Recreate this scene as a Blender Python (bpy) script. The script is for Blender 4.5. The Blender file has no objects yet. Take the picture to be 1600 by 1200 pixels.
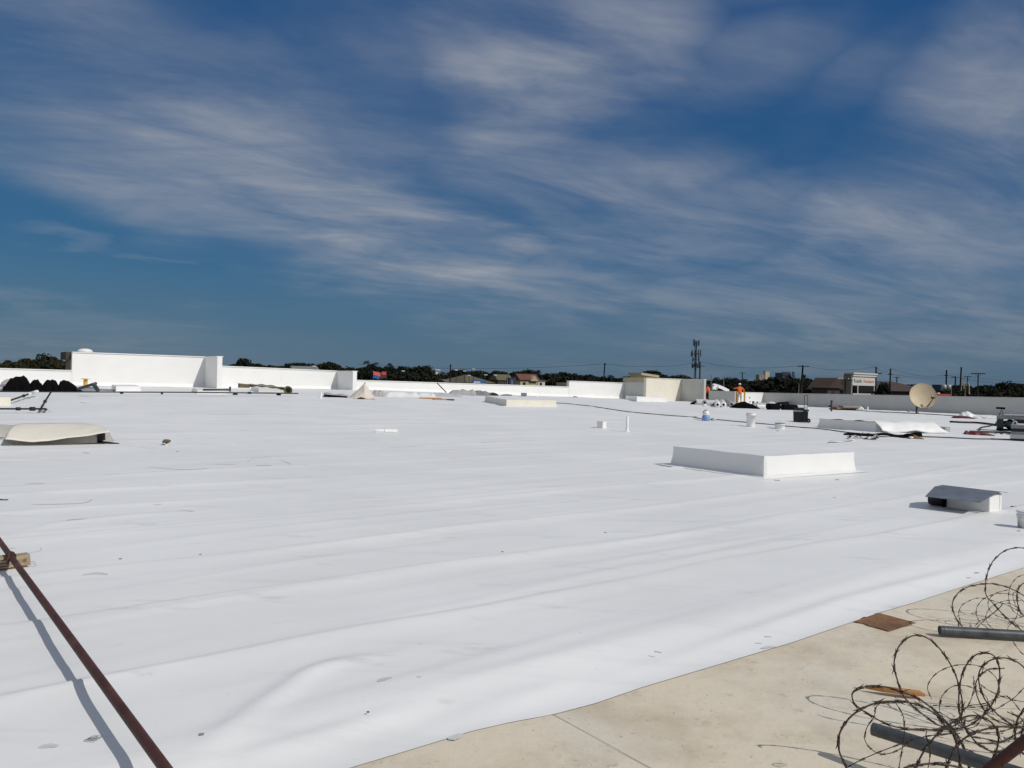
import bpy, bmesh, math, random
import numpy as np
from mathutils import Vector, Matrix, noise as mnoise
R = math.radians
rng = random.Random(7)
SC = bpy.context.scene
COL = SC.collection

# ------------------------------------------------------------------ camera
F = 1250.0                     # focal length in photograph pixels (1600 wide)
CAMZ = 1.5
ROLL = 0.024
PITCH = -4.0 / F
c, s = math.cos(ROLL), math.sin(ROLL)
cp, sp = math.cos(PITCH), math.sin(PITCH)
FWD = Vector((0, cp, sp)); UP0 = Vector((0, -sp, cp)); RT0 = Vector((1, 0, 0))
RT = RT0 * c + UP0 * s
UP = UP0 * c - RT0 * s
cam_d = bpy.data.cameras.new('camera'); cam = bpy.data.objects.new('camera', cam_d); COL.objects.link(cam)
cam_d.sensor_width = 36; cam_d.lens = 36 * F / 1600; cam_d.clip_end = 9000; cam_d.clip_start = .05
m = Matrix((RT, UP, -FWD)).transposed().to_4x4(); m.translation = Vector((0, 0, CAMZ)); cam.matrix_world = m
SC.camera = cam

# ------------------------------------------------------------------ sun, sky
SUN_EL = R(41); SUN_H = Vector((.83, -.56, 0)).normalized()
sun_dir = SUN_H * math.cos(SUN_EL) + Vector((0, 0, math.sin(SUN_EL)))
sd = bpy.data.lights.new('sun', 'SUN'); sd.energy = 2.75; sd.angle = R(.53); sd.color = (1, .955, .89)
so = bpy.data.objects.new('sun', sd); COL.objects.link(so); so.rotation_euler = sun_dir.to_track_quat('Z', 'Y').to_euler()
SC.view_settings.view_transform = 'Standard'; SC.view_settings.look = 'None'
SC.view_settings.exposure = 0; SC.view_settings.gamma = 1; SC.view_settings.use_curve_mapping = False

W = bpy.data.worlds.new('World'); SC.world = W; W.use_nodes = True
wt = W.node_tree; wt.nodes.clear()
def nd(t, kind, **kw):
    n = t.nodes.new(kind)
    for k, v in kw.items(): setattr(n, k, v)
    return n
def math_n(t, op, a, b=None, cc=None, clamp=False):
    n = nd(t, 'ShaderNodeMath', operation=op, use_clamp=clamp)
    for i, v in enumerate((a, b, cc)):
        if v is None: continue
        if isinstance(v, (int, float)): n.inputs[i].default_value = v
        else: t.links.new(v, n.inputs[i])
    return n.outputs[0]
def build_world():
    t = wt; L = t.links.new
    out = nd(t, 'ShaderNodeOutputWorld'); bg = nd(t, 'ShaderNodeBackground'); bg.inputs[1].default_value = 0.085
    sky = nd(t, 'ShaderNodeTexSky', sky_type='NISHITA', sun_disc=False)
    sky.sun_elevation = SUN_EL; sky.sun_rotation = math.atan2(SUN_H.x, SUN_H.y); sky.altitude = 200
    sky.air_density = 1.0; sky.dust_density = .3; sky.ozone_density = 3.0
    # deep polarised blue: one response curve per channel over the whole sky
    spr = nd(t, 'ShaderNodeSeparateColor'); L(sky.outputs[0], spr.inputs[0]); cmb = nd(t, 'ShaderNodeCombineColor')
    for i, (tn, k, gm) in enumerate(SKY_CURVE):
        L(math_n(t, 'MULTIPLY', math_n(t, 'POWER', math_n(t, 'MULTIPLY', spr.outputs[i], .085 * tn), gm), k / .085), cmb.inputs[i])
    tc = nd(t, 'ShaderNodeTexCoord'); sep = nd(t, 'ShaderNodeSeparateXYZ'); L(tc.outputs['Generated'], sep.inputs[0])
    x, y, z = sep.outputs
    az = math_n(t, 'ARCTAN2', x, y); el = math_n(t, 'ARCSINE', z)
    zz = math_n(t, 'ADD', math_n(t, 'MAXIMUM', z, 0.0), .14)
    px = math_n(t, 'DIVIDE', x, zz); py = math_n(t, 'DIVIDE', y, zz)
    cv = nd(t, 'ShaderNodeCombineXYZ'); L(px, cv.inputs[0]); L(py, cv.inputs[1])
    def noise(scale, detail, rough, dist, sx=1, sy=1, rot=0, off=(0, 0, 0)):
        mp = nd(t, 'ShaderNodeMapping'); mp.inputs['Scale'].default_value = (sx, sy, 1); mp.inputs['Rotation'].default_value = (0, 0, rot)
        mp.inputs['Location'].default_value = off
        rt = nd(t, 'ShaderNodeMapping'); rt.inputs['Rotation'].default_value = (0, 0, rot); mp.inputs['Rotation'].default_value = (0, 0, 0)
        L(cv.outputs[0], rt.inputs[0]); L(rt.outputs[0], mp.inputs[0])
        n = nd(t, 'ShaderNodeTexNoise'); n.inputs['Scale'].default_value = scale; n.inputs['Detail'].default_value = detail
        n.inputs['Roughness'].default_value = rough; n.inputs['Distortion'].default_value = dist
        L(mp.outputs[0], n.inputs['Vector']); return n
    n_warp = noise(1.3, 4, .55, .3)
    n_fine = noise(2.3, 11, .60, .5, .50, 1.15, R(-30))
    n_fib = noise(5.0, 9, .62, .8, .30, 1.3, R(-8), (5, 2, 0))
    n_soft = noise(.75, 5, .5, .4, .7, 1.0, R(20), (3, 1, 0))
    # warped angular position
    wv = nd(t, 'ShaderNodeVectorMath', operation='MULTIPLY_ADD')
    L(n_warp.outputs['Color'], wv.inputs[0]); wv.inputs[1].default_value = (.30, .17, 0); 
    ae = nd(t, 'ShaderNodeCombineXYZ'); L(az, ae.inputs[0]); L(el, ae.inputs[1])
    av = nd(t, 'ShaderNodeVectorMath', operation='ADD'); L(ae.outputs[0], av.inputs[0]); av.inputs[1].default_value = (-.15, -.085, 0)
    L(av.outputs[0], wv.inputs[2])
    total = None
    for (bx, by, rx, ry, rot, st) in CLOUDS:
        a0 = math.atan((bx - 800) / F); H = 596 + ROLL * (bx - 800); e0 = math.atan((H - by) / F * math.cos(a0))
        mp = nd(t, 'ShaderNodeMapping', vector_type='TEXTURE')
        mp.inputs['Location'].default_value = (a0, e0, 0); mp.inputs['Rotation'].default_value = (0, 0, R(-rot))
        mp.inputs['Scale'].default_value = (rx / F, ry / F, 1); L(wv.outputs[0], mp.inputs[0])
        ln = nd(t, 'ShaderNodeVectorMath', operation='LENGTH'); L(mp.outputs[0], ln.inputs[0])
        mr = nd(t, 'ShaderNodeMapRange', interpolation_type='SMOOTHSTEP'); L(ln.outputs['Value'], mr.inputs[0])
        for i, v in ((1, .15), (2, 1.35), (3, st), (4, 0)): mr.inputs[i].default_value = v
        total = mr.outputs[0] if total is None else math_n(t, 'MAXIMUM', total, mr.outputs[0])
    # beyond the frame cirrus goes on unseen, thickened there to brighten the shadows
    o1 = nd(t, 'ShaderNodeMapRange', interpolation_type='SMOOTHSTEP'); L(el, o1.inputs[0])
    for i, v in ((1, .40), (2, .62), (3, 0), (4, 1.5)): o1.inputs[i].default_value = v
    o2 = nd(t, 'ShaderNodeMapRange', interpolation_type='SMOOTHSTEP'); L(math_n(t, 'ABSOLUTE', az), o2.inputs[0])
    for i, v in ((1, .58), (2, .82), (3, 0), (4, 1.4)): o2.inputs[i].default_value = v
    outm = math_n(t, 'MULTIPLY', math_n(t, 'MAXIMUM', o1.outputs[0], o2.outputs[0]), math_n(t, 'MULTIPLY', n_soft.outputs[0], 2.1, clamp=True))
    mask = math_n(t, 'MAXIMUM', total, outm)
    fin = nd(t, 'ShaderNodeMapRange', interpolation_type='SMOOTHSTEP'); L(n_fine.outputs[0], fin.inputs[0])
    for i, v in ((1, .26), (2, .74), (3, .24), (4, 1.22)): fin.inputs[i].default_value = v
    fib = nd(t, 'ShaderNodeMapRange', interpolation_type='SMOOTHSTEP'); L(n_fib.outputs[0], fib.inputs[0])
    for i, v in ((1, .3), (2, .7), (3, .80), (4, 1.12)): fib.inputs[i].default_value = v
    sof = nd(t, 'ShaderNodeMapRange', interpolation_type='SMOOTHSTEP'); L(n_soft.outputs[0], sof.inputs[0])
    for i, v in ((1, .25), (2, .7), (3, .62), (4, 1.1)): sof.inputs[i].default_value = v
    dens = math_n(t, 'MULTIPLY', math_n(t, 'MULTIPLY', mask, math_n(t, 'MULTIPLY', fin.outputs[0], fib.outputs[0])), sof.outputs[0], clamp=True)
    mix = nd(t, 'ShaderNodeMix', data_type='RGBA'); L(dens, mix.inputs[0]); L(cmb.outputs[0], mix.inputs[6]); mix.inputs[7].default_value = CLOUD_COL
    # grey-blue haze low over the horizon, all the way round
    hz = nd(t, 'ShaderNodeMapRange', interpolation_type='SMOOTHSTEP'); L(el, hz.inputs[0])
    for i, v in ((1, .0), (2, .16), (3, .42), (4, 0)): hz.inputs[i].default_value = v
    hm = nd(t, 'ShaderNodeMix', data_type='RGBA'); L(hz.outputs[0], hm.inputs[0]); L(mix.outputs[2], hm.inputs[6]); hm.inputs[7].default_value = (1.3, 1.78, 2.3, 1)
    L(hm.outputs[2], bg.inputs[0]); L(bg.outputs[0], out.inputs[0])
SKY_CURVE = ((.55, .25, .95), (.62, .298, .60), (.80, .335, .33))
CLOUD_COL = (3.7, 4.0, 4.6, 1)
CLOUDS = [(110, 95, 330, 140, 5, .58), (330, 215, 390, 140, 14, .72), (560, 330, 340, 115, 20, .86), (710, 400, 210, 80, 20, .82),
          (800, 140, 210, 120, 10, .95), (920, 55, 190, 90, 10, .62), (880, 265, 300, 130, 8, .64), (1030, 345, 340, 85, 0, .48),
          (1450, 330, 320, 150, -25, .74), (1590, 190, 190, 170, -30, .8), (1545, 40, 110, 65, -10, .5), (1220, 470, 600, 85, 0, .66),
          (950, 455, 400, 70, 5, .55), (1560, 470, 340, 120, 0, .6), (100, 370, 75, 14, 0, .25), (245, 398, 50, 10, 0, .2),
          (560, 150, 260, 150, 0, .34), (1130, 90, 210, 60, -5, .30), (1170, 300, 240, 60, -8, .42), (1330, 120, 160, 60, -20, .22), (300, 60, 300, 60, 5, .30), (80, 540, 300, 40, 0, .3), (1300, 555, 500, 40, 0, .3)]
build_world()

# ------------------------------------------------------------------ geometry helpers
BX, BY = .79, .613; _n = math.hypot(BX, BY); BX /= _n; BY /= _n
B = Vector((BX, BY, 0)); A = Vector((-BY, BX, 0))     # axes of the building: seams run along B
YAW = math.atan2(BY, BX)
def uv(x, y): return x * BX + y * BY, -x * BY + y * BX
def xy(u, v): return u * BX - v * BY, u * BY + v * BX
def sst(t): t = max(0., min(1., t)); return t * t * (3 - 2 * t)
EDGE_DROP = -.055
def ray(px, py):
    return FWD + RT * ((px - 800) / F) + UP * ((600 - py) / F)
def plane_pt(px, py, z=0.0):
    d = ray(px, py); t = (z - CAMZ) / d.z
    return Vector((0, 0, CAMZ)) + d * t
EDGE_PX = [(420, 1232), (540, 1202), (640, 1172), (735, 1143), (800, 1128), (862, 1117), (930, 1099), (1000, 1075), (1080, 1051), (1150, 1030), (1240, 1003), (1331, 972), (1372, 958), (1430, 941), (1500, 918), (1600, 887)]
_ed = [uv(*plane_pt(px, py, EDGE_DROP)[:2]) for px, py in EDGE_PX]
_ed = sorted(_ed)
EU = np.array([-60.] + [e[0] for e in _ed] + [200.]); EV = np.array([_ed[0][1] - .1] + [e[1] for e in _ed] + [_ed[-1][1]])
def vedge(u): return np.interp(u, EU, EV)
def macro(u, v):
    g = np.clip((60 - u) / 34., 0, 1); t = np.clip((v - 14) / 33., 0, 1)
    return .68 * t * t * (3 - 2 * t) * g
def zsurf(x, y):
    u, v = uv(x, y)
    if v < vedge(u): return EDGE_DROP
    return float(macro(u, v))
def onroof(px, py, up=0.0):
    z = 0.0
    for _ in range(40):
        p = plane_pt(px, py, z + up); z = .5 * z + .5 * zsurf(p.x, p.y)
    p = plane_pt(px, py, z + up); return p
def atY(px, py, Y):
    d = ray(px, py); return Vector((0, 0, CAMZ)) + d * (Y / d.y)
def zat(px, py, x, y):
    d = ray(px, py); return CAMZ + d.z * (math.hypot(x, y) / math.hypot(d.x, d.y))
def on_v(px, v, py=600):
    d = ray(px, py); k = v / (-d.x * BY + d.y * BX); return Vector((d.x * k, d.y * k, 0))

class MB:
    def __init__(s): s.v = []; s.f = []; s.sm = []
    def add(s, vs, fs, smooth=False):
        o = len(s.v); s.v += [tuple(v) for v in vs]
        for f in fs: s.f.append([i + o for i in f]); s.sm.append(smooth)
        return s
    def box(s, c, size, rz=0, top=1.0, M=None):
        cx, cy, cz = c; sx, sy, sz = [k / 2 for k in size]
        ca, sa = math.cos(rz), math.sin(rz); vs = []
        for k in (-1, 1):
            q = 1 if k < 0 else top
            for a, b in ((-1, -1), (1, -1), (1, 1), (-1, 1)):
                x, y = a * sx * q, b * sy * q
                vs.append(Vector((cx + x * ca - y * sa, cy + x * sa + y * ca, cz + k * sz)))
        if M: vs = [M @ v for v in vs]
        return s.add(vs, [(3, 2, 1, 0), (4, 5, 6, 7), (0, 1, 5, 4), (1, 2, 6, 5), (2, 3, 7, 6), (3, 0, 4, 7)])
    def prism(s, pts, z0, z1, inset=0):
        n = len(pts); c0 = sum((Vector((p[0], p[1])) for p in pts), Vector((0, 0))) / n
        lo = [(p[0], p[1], z0) for p in pts]; hi = []
        for p in pts:
            q = Vector((p[0], p[1])); d = (q - c0); q = q - d.normalized() * inset; hi.append((q.x, q.y, z1))
        fs = [tuple(reversed(range(n))), tuple(range(n, 2 * n))] + [(i, (i + 1) % n, n + (i + 1) % n, n + i) for i in range(n)]
        return s.add(lo + hi, fs)
    def tube(s, pts, r, n=8, closed=False):
        pts = [Vector(p) for p in pts]; m = len(pts)
        rr = r if isinstance(r, (list, tuple)) else [r] * m
        vs = []; prev = None
        for i, p in enumerate(pts):
            a = pts[i - 1] if i > 0 else (pts[-1] if closed else pts[0]); b = pts[(i + 1) % m] if (i < m - 1 or closed) else pts[-1]
            d = (b - a).normalized()
            if prev is None:
                h = Vector((0, 0, 1)) if abs(d.z) < .9 else Vector((1, 0, 0)); e1 = d.cross(h).normalized()
            else: e1 = (prev - d * prev.dot(d)).normalized()
            prev = e1; e2 = d.cross(e1)
            for k in range(n):
                t = 2 * math.pi * k / n; vs.append(p + (e1 * math.cos(t) + e2 * math.sin(t)) * rr[i])
        fs = []
        for i in range(m if closed else m - 1):
            j = (i + 1) % m
            for k in range(n): fs.append((i * n + k, i * n + (k + 1) % n, j * n + (k + 1) % n, j * n + k))
        s.add(vs, fs, True)
        if not closed:
            o = len(s.v) - len(vs)
            s.f.append([o + k for k in range(n)]); s.sm.append(False)
            s.f.append([o + (m - 1) * n + k for k in reversed(range(n))]); s.sm.append(False)
        return s
    def lathe(s, prof, n=20, c=(0, 0, 0), M=None):
        vs = []; 
        for r, z in prof:
            for k in range(n):
                t = 2 * math.pi * k / n; p = Vector((c[0] + r * math.cos(t), c[1] + r * math.sin(t), c[2] + z)); vs.append(M @ p if M else p)
        fs = []
        for i in range(len(prof) - 1):
            for k in range(n): fs.append((i * n + k, i * n + (k + 1) % n, (i + 1) * n + (k + 1) % n, (i + 1) * n + k))
        return s.add(vs, fs, True)
    def disc(s, c, r, n=20, M=None, z=0):
        vs = [Vector((c[0] + r * math.cos(2 * math.pi * k / n), c[1] + r * math.sin(2 * math.pi * k / n), c[2])) for k in range(n)]
        if M: vs = [M @ v for v in vs]
        return s.add(vs, [tuple(range(n))])
    def blob(s, c, rad, amp=.2, seed=0, sub=3, freq=1.5):
        bm = bmesh.new(); bmesh.ops.create_icosphere(bm, subdivisions=sub, radius=1)
        vs = []
        for v in bm.verts:
            k = 1 + amp * mnoise.noise(v.co * freq + Vector((seed * 7.3, seed, -seed))) * 1.6
            vs.append((c[0] + v.co.x * rad[0] * k, c[1] + v.co.y * rad[1] * k, c[2] + v.co.z * rad[2] * k))
        fs = [[v.index for v in f.verts] for f in bm.faces]; bm.free()
        return s.add(vs, fs, True)
    def grid(s, fn, nu, nv, smooth=True):
        vs = [fn(i / nu, j / nv) for j in range(nv + 1) for i in range(nu + 1)]
        fs = [(j * (nu + 1) + i, j * (nu + 1) + i + 1, (j + 1) * (nu + 1) + i + 1, (j + 1) * (nu + 1) + i) for j in range(nv) for i in range(nu)]
        return s.add(vs, fs, smooth)
    def mesh(s, name):
        me = bpy.data.meshes.new(name); me.from_pydata(s.v, [], s.f)
        me.polygons.foreach_set('use_smooth', s.sm); me.update(); return me

def O(name, mb, mat, parent=None, bevel=0, solid=0, subsurf=0, label=None):
    me = mb.mesh(name) if isinstance(mb, MB) else mb
    if mat is not None and not me.materials: me.materials.append(mat)
    o = bpy.data.objects.new(name, me); COL.objects.link(o)
    if parent is not None: o.parent = parent
    if label: o['label'] = label
    if bevel:
        b = o.modifiers.new('bevel', 'BEVEL'); b.width = bevel; b.segments = 2; b.limit_method = 'ANGLE'
    if solid:
        k = o.modifiers.new('solid', 'SOLIDIFY'); k.thickness = solid; k.offset = 0
    if subsurf:
        k = o.modifiers.new('sub', 'SUBSURF'); k.levels = subsurf; k.render_levels = subsurf
    return o
def tag(o, label, cat, group=None):
    o['label'] = label; o['category'] = cat
    if group: o['group'] = group
    return o
def T(name, label, cat, loc=(0, 0, 0), rz=0, group=None, scale=1):
    o = bpy.data.objects.new(name, None); COL.objects.link(o); o.empty_display_size = .1
    o.location = loc; o.rotation_euler = (0, 0, rz); o.scale = (scale,) * 3
    return tag(o, label, cat, group)
def st(o, kind='structure'): o['kind'] = kind; return o
def dup(root, loc, rz=0, scale=1, label=None, group=None, name=None):
    r = root.copy(); COL.objects.link(r); r.location = loc; r.rotation_euler = (0, 0, rz); r.scale = (scale,) * 3 if isinstance(scale, (int, float)) else scale
    if label: r['label'] = label
    if group: r['group'] = group
    for ch in list(root.children):
        k = ch.copy(); COL.objects.link(k); k.parent = r
        for g in list(ch.children):
            q = g.copy(); COL.objects.link(q); q.parent = k
    return r
def facing(p): return -math.atan2(p.x, p.y)
def spot(name, label, cat, px, py, rz=None, group=None):
    """a thing standing on the roof under this point; returns root and metres per photograph pixel there"""
    p = onroof(px, py); q = facing(p) if rz is None else rz
    return T(name, label, cat, p, q, group), p.y / F
def spline(pts, k=6, closed=False):
    P = [Vector(p) for p in pts]; n = len(P); out = []
    for i in range(n if closed else n - 1):
        a, b_, c_, d = (P[(i - 1) % n], P[i], P[(i + 1) % n], P[(i + 2) % n]) if closed else (P[max(i - 1, 0)], P[i], P[i + 1], P[min(i + 2, n - 1)])
        for j in range(k):
            t = j / k
            out.append(.5 * ((2 * b_) + (c_ - a) * t + (2 * a - 5 * b_ + 4 * c_ - d) * t * t + (3 * b_ - a - 3 * c_ + d) * t ** 3))
    if not closed: out.append(P[-1])
    return out

# ------------------------------------------------------------------ materials
def mat(name, col, rough=.6, var=.12, scale=6, bump=0, bscale=40, metal=0, spec=.4, col2=None, c2=(.55, .75), detail=6, stretch=(1, 1, 1), coord='Object', rand=0):
    mt = bpy.data.materials.new(name); mt.use_nodes = True; t = mt.node_tree; L = t.links.new
    p = t.nodes['Principled BSDF']; p.inputs['Roughness'].default_value = rough; p.inputs['Metallic'].default_value = metal
    p.inputs['Specular IOR Level'].default_value = spec
    tc = nd(t, 'ShaderNodeTexCoord'); mp = nd(t, 'ShaderNodeMapping'); mp.inputs['Scale'].default_value = stretch; L(tc.outputs[coord], mp.inputs[0])
    n = nd(t, 'ShaderNodeTexNoise'); n.inputs['Scale'].default_value = scale; n.inputs['Detail'].default_value = detail; n.inputs['Roughness'].default_value = .6
    L(mp.outputs[0], n.inputs[0])
    r = nd(t, 'ShaderNodeMapRange'); L(n.outputs[0], r.inputs[0])
    for i, v in ((1, .3), (2, .7), (3, 1 - var), (4, 1 + var)): r.inputs[i].default_value = v
    mx = nd(t, 'ShaderNodeMix', data_type='RGBA', blend_type='MULTIPLY'); mx.inputs[0].default_value = 1
    mx.inputs[6].default_value = (*col, 1); L(r.outputs[0], mx.inputs[7]); res = mx.outputs[2]
    if col2:
        n2 = nd(t, 'ShaderNodeTexNoise'); n2.inputs['Scale'].default_value = scale * .37; n2.inputs['Detail'].default_value = 7; n2.inputs['Roughness'].default_value = .65
        L(mp.outputs[0], n2.inputs[0]); r2 = nd(t, 'ShaderNodeMapRange', interpolation_type='SMOOTHSTEP'); L(n2.outputs[0], r2.inputs[0])
        r2.inputs[1].default_value, r2.inputs[2].default_value = c2
        m2 = nd(t, 'ShaderNodeMix', data_type='RGBA'); L(r2.outputs[0], m2.inputs[0]); L(res, m2.inputs[6]); m2.inputs[7].default_value = (*col2, 1); res = m2.outputs[2]
    if rand:
        oi = nd(t, 'ShaderNodeObjectInfo'); r3 = nd(t, 'ShaderNodeMapRange'); L(oi.outputs['Random'], r3.inputs[0]); r3.inputs[3].default_value = 1 - rand; r3.inputs[4].default_value = 1 + rand
        m3 = nd(t, 'ShaderNodeMix', data_type='RGBA', blend_type='MULTIPLY'); m3.inputs[0].default_value = 1; L(res, m3.inputs[6]); L(r3.outputs[0], m3.inputs[7]); res = m3.outputs[2]
    L(res, p.inputs['Base Color'])
    if bump:
        bn = nd(t, 'ShaderNodeTexNoise'); bn.inputs['Scale'].default_value = bscale; bn.inputs['Detail'].default_value = 5; L(mp.outputs[0], bn.inputs[0])
        b = nd(t, 'ShaderNodeBump'); b.inputs['Strength'].default_value = bump; b.inputs['Distance'].default_value = .02; L(bn.outputs[0], b.inputs['Height']); L(b.outputs[0], p.inputs['Normal'])
    return mt
M = {}
M['white'] = mat('white_membrane_flashing', (.80, .80, .785), .5, .03, 1.2)
M['cream'] = mat('cream_membrane', (.74, .70, .60), .55, .06, 1.5)
M['parapet_shade'] = mat('shaded_white_membrane', (.50, .505, .48), .55, .06, .9, col2=(.43, .435, .41), c2=(.5, .8))  # white membrane darkened: shade of parapets turned from the sun is in the colour
M['tan'] = mat('tan_stucco', (.33, .27, .19), .85, .1, 2)
M['brown'] = mat('dark_brown_paint', (.05, .04, .035), .7, .15, 3)
M['black'] = mat('black_rubber', (.004, .004, .005), .9, .3, 5, bump=.3, bscale=9, spec=.06)
M['blackpl'] = mat('black_plastic', (.006, .007, .010), .5, .2, 8)
M['maroon'] = mat('maroon_primer', (.060, .016, .012), .6, .35, 9, bump=.25, bscale=60, col2=(.115, .042, .022), c2=(.45, .7))
M['galv'] = mat('galvanised_steel', (.105, .115, .12), .42, .3, 14, metal=.5, col2=(.06, .066, .066), c2=(.5, .8), stretch=(1, 1, 1))
M['sheet'] = mat('grey_sheet_metal', (.17, .20, .235), .5, .2, 7, metal=.3, col2=(.13, .155, .18), c2=(.45, .75))
M['wire'] = mat('rusty_wire', (.055, .042, .034), .5, .4, 40, metal=.5, col2=(.10, .05, .028), c2=(.5, .7))
M['wood'] = mat('weathered_wood', (.34, .27, .18), .8, .3, 7, bump=.5, bscale=20, stretch=(1, 9, 9), col2=(.16, .10, .05), c2=(.56, .72))
M['wood2'] = mat('orange_wood', (.42, .20, .07), .8, .25, 9, stretch=(1, 7, 7))
M['rust'] = mat('rusted_plate', (.23, .12, .055), .85, .35, 7, bump=.4, bscale=50, col2=(.10, .05, .028), c2=(.45, .7))
M['bucket'] = mat('white_plastic', (.78, .78, .76), .4, .06, 5, col2=(.6, .58, .54), c2=(.62, .8))
M['dish'] = mat('beige_dish_paint', (.52, .435, .29), .6, .09, 3, col2=(.44, .36, .235), c2=(.5, .8))
M['dark'] = mat('dark_opening', (.012, .012, .013), .7, .2, 5)
M['red'] = mat('dark_red_paint', (.12, .014, .014), .5, .3, 8)
M['orange'] = mat('hi_vis_orange', (.85, .13, .018), .8, .1, 6)
M['skin'] = mat('skin', (.33, .19, .12), .6, .05, 20)
M['trouser'] = mat('pale_grey_trousers', (.50, .50, .53), .9, .15, 7)
M['dkcloth'] = mat('dark_cloth', (.02, .022, .03), .9, .15, 7)
M['hair'] = mat('dark_hair', (.012, .01, .009), .7, .2, 30)
M['yellow'] = mat('yellow_fibreglass', (.62, .36, .06), .6, .1, 6)
M['blue'] = mat('blue_plastic', (.20, .33, .55), .35, .1, 6)
M['grey'] = mat('grey_plastic', (.22, .23, .24), .6, .12, 6)
M['lgrey'] = mat('pale_grey', (.48, .49, .50), .6, .08, 3)
M['silver'] = mat('silver_foil', (.45, .46, .47), .35, .3, 10, metal=.5)
M['green'] = mat('dark_green_machine', (.018, .04, .03), .5, .25, 10)
M['tarp'] = mat('olive_tarp', (.13, .115, .06), .8, .2, 5, col2=(.10, .085, .05), c2=(.5, .75))
M['greytarp'] = mat('grey_tarp', (.40, .39, .37), .8, .12, 3)
M['canvas'] = mat('pale_canvas', (.66, .59, .52), .85, .06, 3)
M['navy'] = mat('navy_cladding', (.03, .04, .07), .6, .1, 1)
M['roofbrown'] = mat('brown_shingle', (.055, .036, .028), .85, .2, .8)
M['roofolive'] = mat('olive_metal_roof', (.12, .105, .065), .7, .12, .6)
M['beigewall'] = mat('beige_render', (.42, .36, .24), .85, .1, .6)
M['stonegrey'] = mat('grey_render', (.20, .185, .165), .85, .1, .5)
M['shopwhite'] = mat('shop_white_render', (.60, .57, .54), .8, .06, .5)
M['glass'] = mat('dark_shop_glass', (.006, .006, .007), .12, .1, 3)
M['glass2'] = mat('window_glass', (.02, .024, .03), .1, .1, 3)
M['polewood'] = mat('creosoted_pole', (.035, .028, .024), .85, .25, 2)
M['steel'] = mat('grey_steel_mast', (.06, .07, .085), .5, .1, 2, metal=.3)
M['lamp'] = mat('lamp_housing', (.6, .6, .58), .5, .05, 2)
M['cable'] = mat('black_cable', (.012, .012, .013), .6, .1, 5)
M['signgreen'] = mat('sign_green', (.08, .14, .13), .6, .05, 2)
M['signred'] = mat('sign_red', (.50, .12, .12), .6, .05, 2)
M['redsign'] = mat('red_awning', (.50, .06, .07), .6, .1, 2)
M['bluesign'] = mat('blue_sign', (.03, .12, .32), .6, .1, 2)
M['redroof'] = mat('red_canopy', (.30, .06, .035), .7, .1, 1)
M['bark'] = mat('bark', (.05, .04, .03), .9, .25, 3)
M['ink'] = mat('printed_ink', (.08, .08, .08), .7, .2, 20)
def leafmat(name, a, b_):
    return mat(name, a, .75, .3, .45, col2=b_, c2=(.42, .66), spec=.15, rand=.25, detail=3)
M['leaf_dark'] = leafmat('dark_foliage', (.014, .017, .009), (.007, .010, .006))
M['leaf_mid'] = leafmat('mid_foliage', (.024, .028, .012), (.010, .014, .007))
M['leaf_autumn'] = leafmat('autumn_foliage', (.055, .040, .016), (.020, .019, .008))

def roofmat():
    mt = bpy.data.materials.new('white_roof_membrane'); mt.use_nodes = True; t = mt.node_tree; L = t.links.new
    p = t.nodes['Principled BSDF']; p.inputs['Roughness'].default_value = .5; p.inputs['Specular IOR Level'].default_value = .35
    tc = nd(t, 'ShaderNodeTexCoord')
    def nz(scale, detail, lo, hi, a, b_, st_=(1, 1, 1), rot=0, rough=.6):
        mp = nd(t, 'ShaderNodeMapping'); mp.inputs['Scale'].default_value = st_; mp.inputs['Rotation'].default_value = (0, 0, rot); L(tc.outputs['Object'], mp.inputs[0])
        n = nd(t, 'ShaderNodeTexNoise'); n.inputs['Scale'].default_value = scale; n.inputs['Detail'].default_value = detail; n.inputs['Roughness'].default_value = rough; L(mp.outputs[0], n.inputs[0])
        r = nd(t, 'ShaderNodeMapRange', interpolation_type='SMOOTHSTEP'); L(n.outputs[0], r.inputs[0])
        for i, v in ((1, lo), (2, hi), (3, a), (4, b_)): r.inputs[i].default_value = v
        return r.outputs[0]
    broad = nz(.35, 4, .3, .7, .95, 1.03)
    smud = nz(1.7, 9, .56, .74, 1.0, .80, (.6, 1.6, 1), -YAW, .72)
    streak = nz(1.1, 7, .55, .74, 1.0, .93, (.3, 3.2, 1), -YAW)
    specks = nz(22, 3, .71, .76, 1.0, .72)
    f = math_n(t, 'MULTIPLY', math_n(t, 'MULTIPLY', broad, smud), math_n(t, 'MULTIPLY', streak, specks))
    mx = nd(t, 'ShaderNodeMix', data_type='RGBA', blend_type='MULTIPLY'); mx.inputs[0].default_value = 1
    mx.inputs[6].default_value = (.80, .805, .80, 1); L(f, mx.inputs[7]); L(mx.outputs[2], p.inputs['Base Color'])
    n = nd(t, 'ShaderNodeTexNoise'); n.inputs['Scale'].default_value = 3.0; n.inputs['Detail'].default_value = 5; L(tc.outputs['Object'], n.inputs[0])
    b = nd(t, 'ShaderNodeBump'); b.inputs['Strength'].default_value = .25; b.inputs['Distance'].default_value = .02; L(n.outputs[0], b.inputs['Height']); L(b.outputs[0], p.inputs['Normal'])
    return mt
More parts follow.
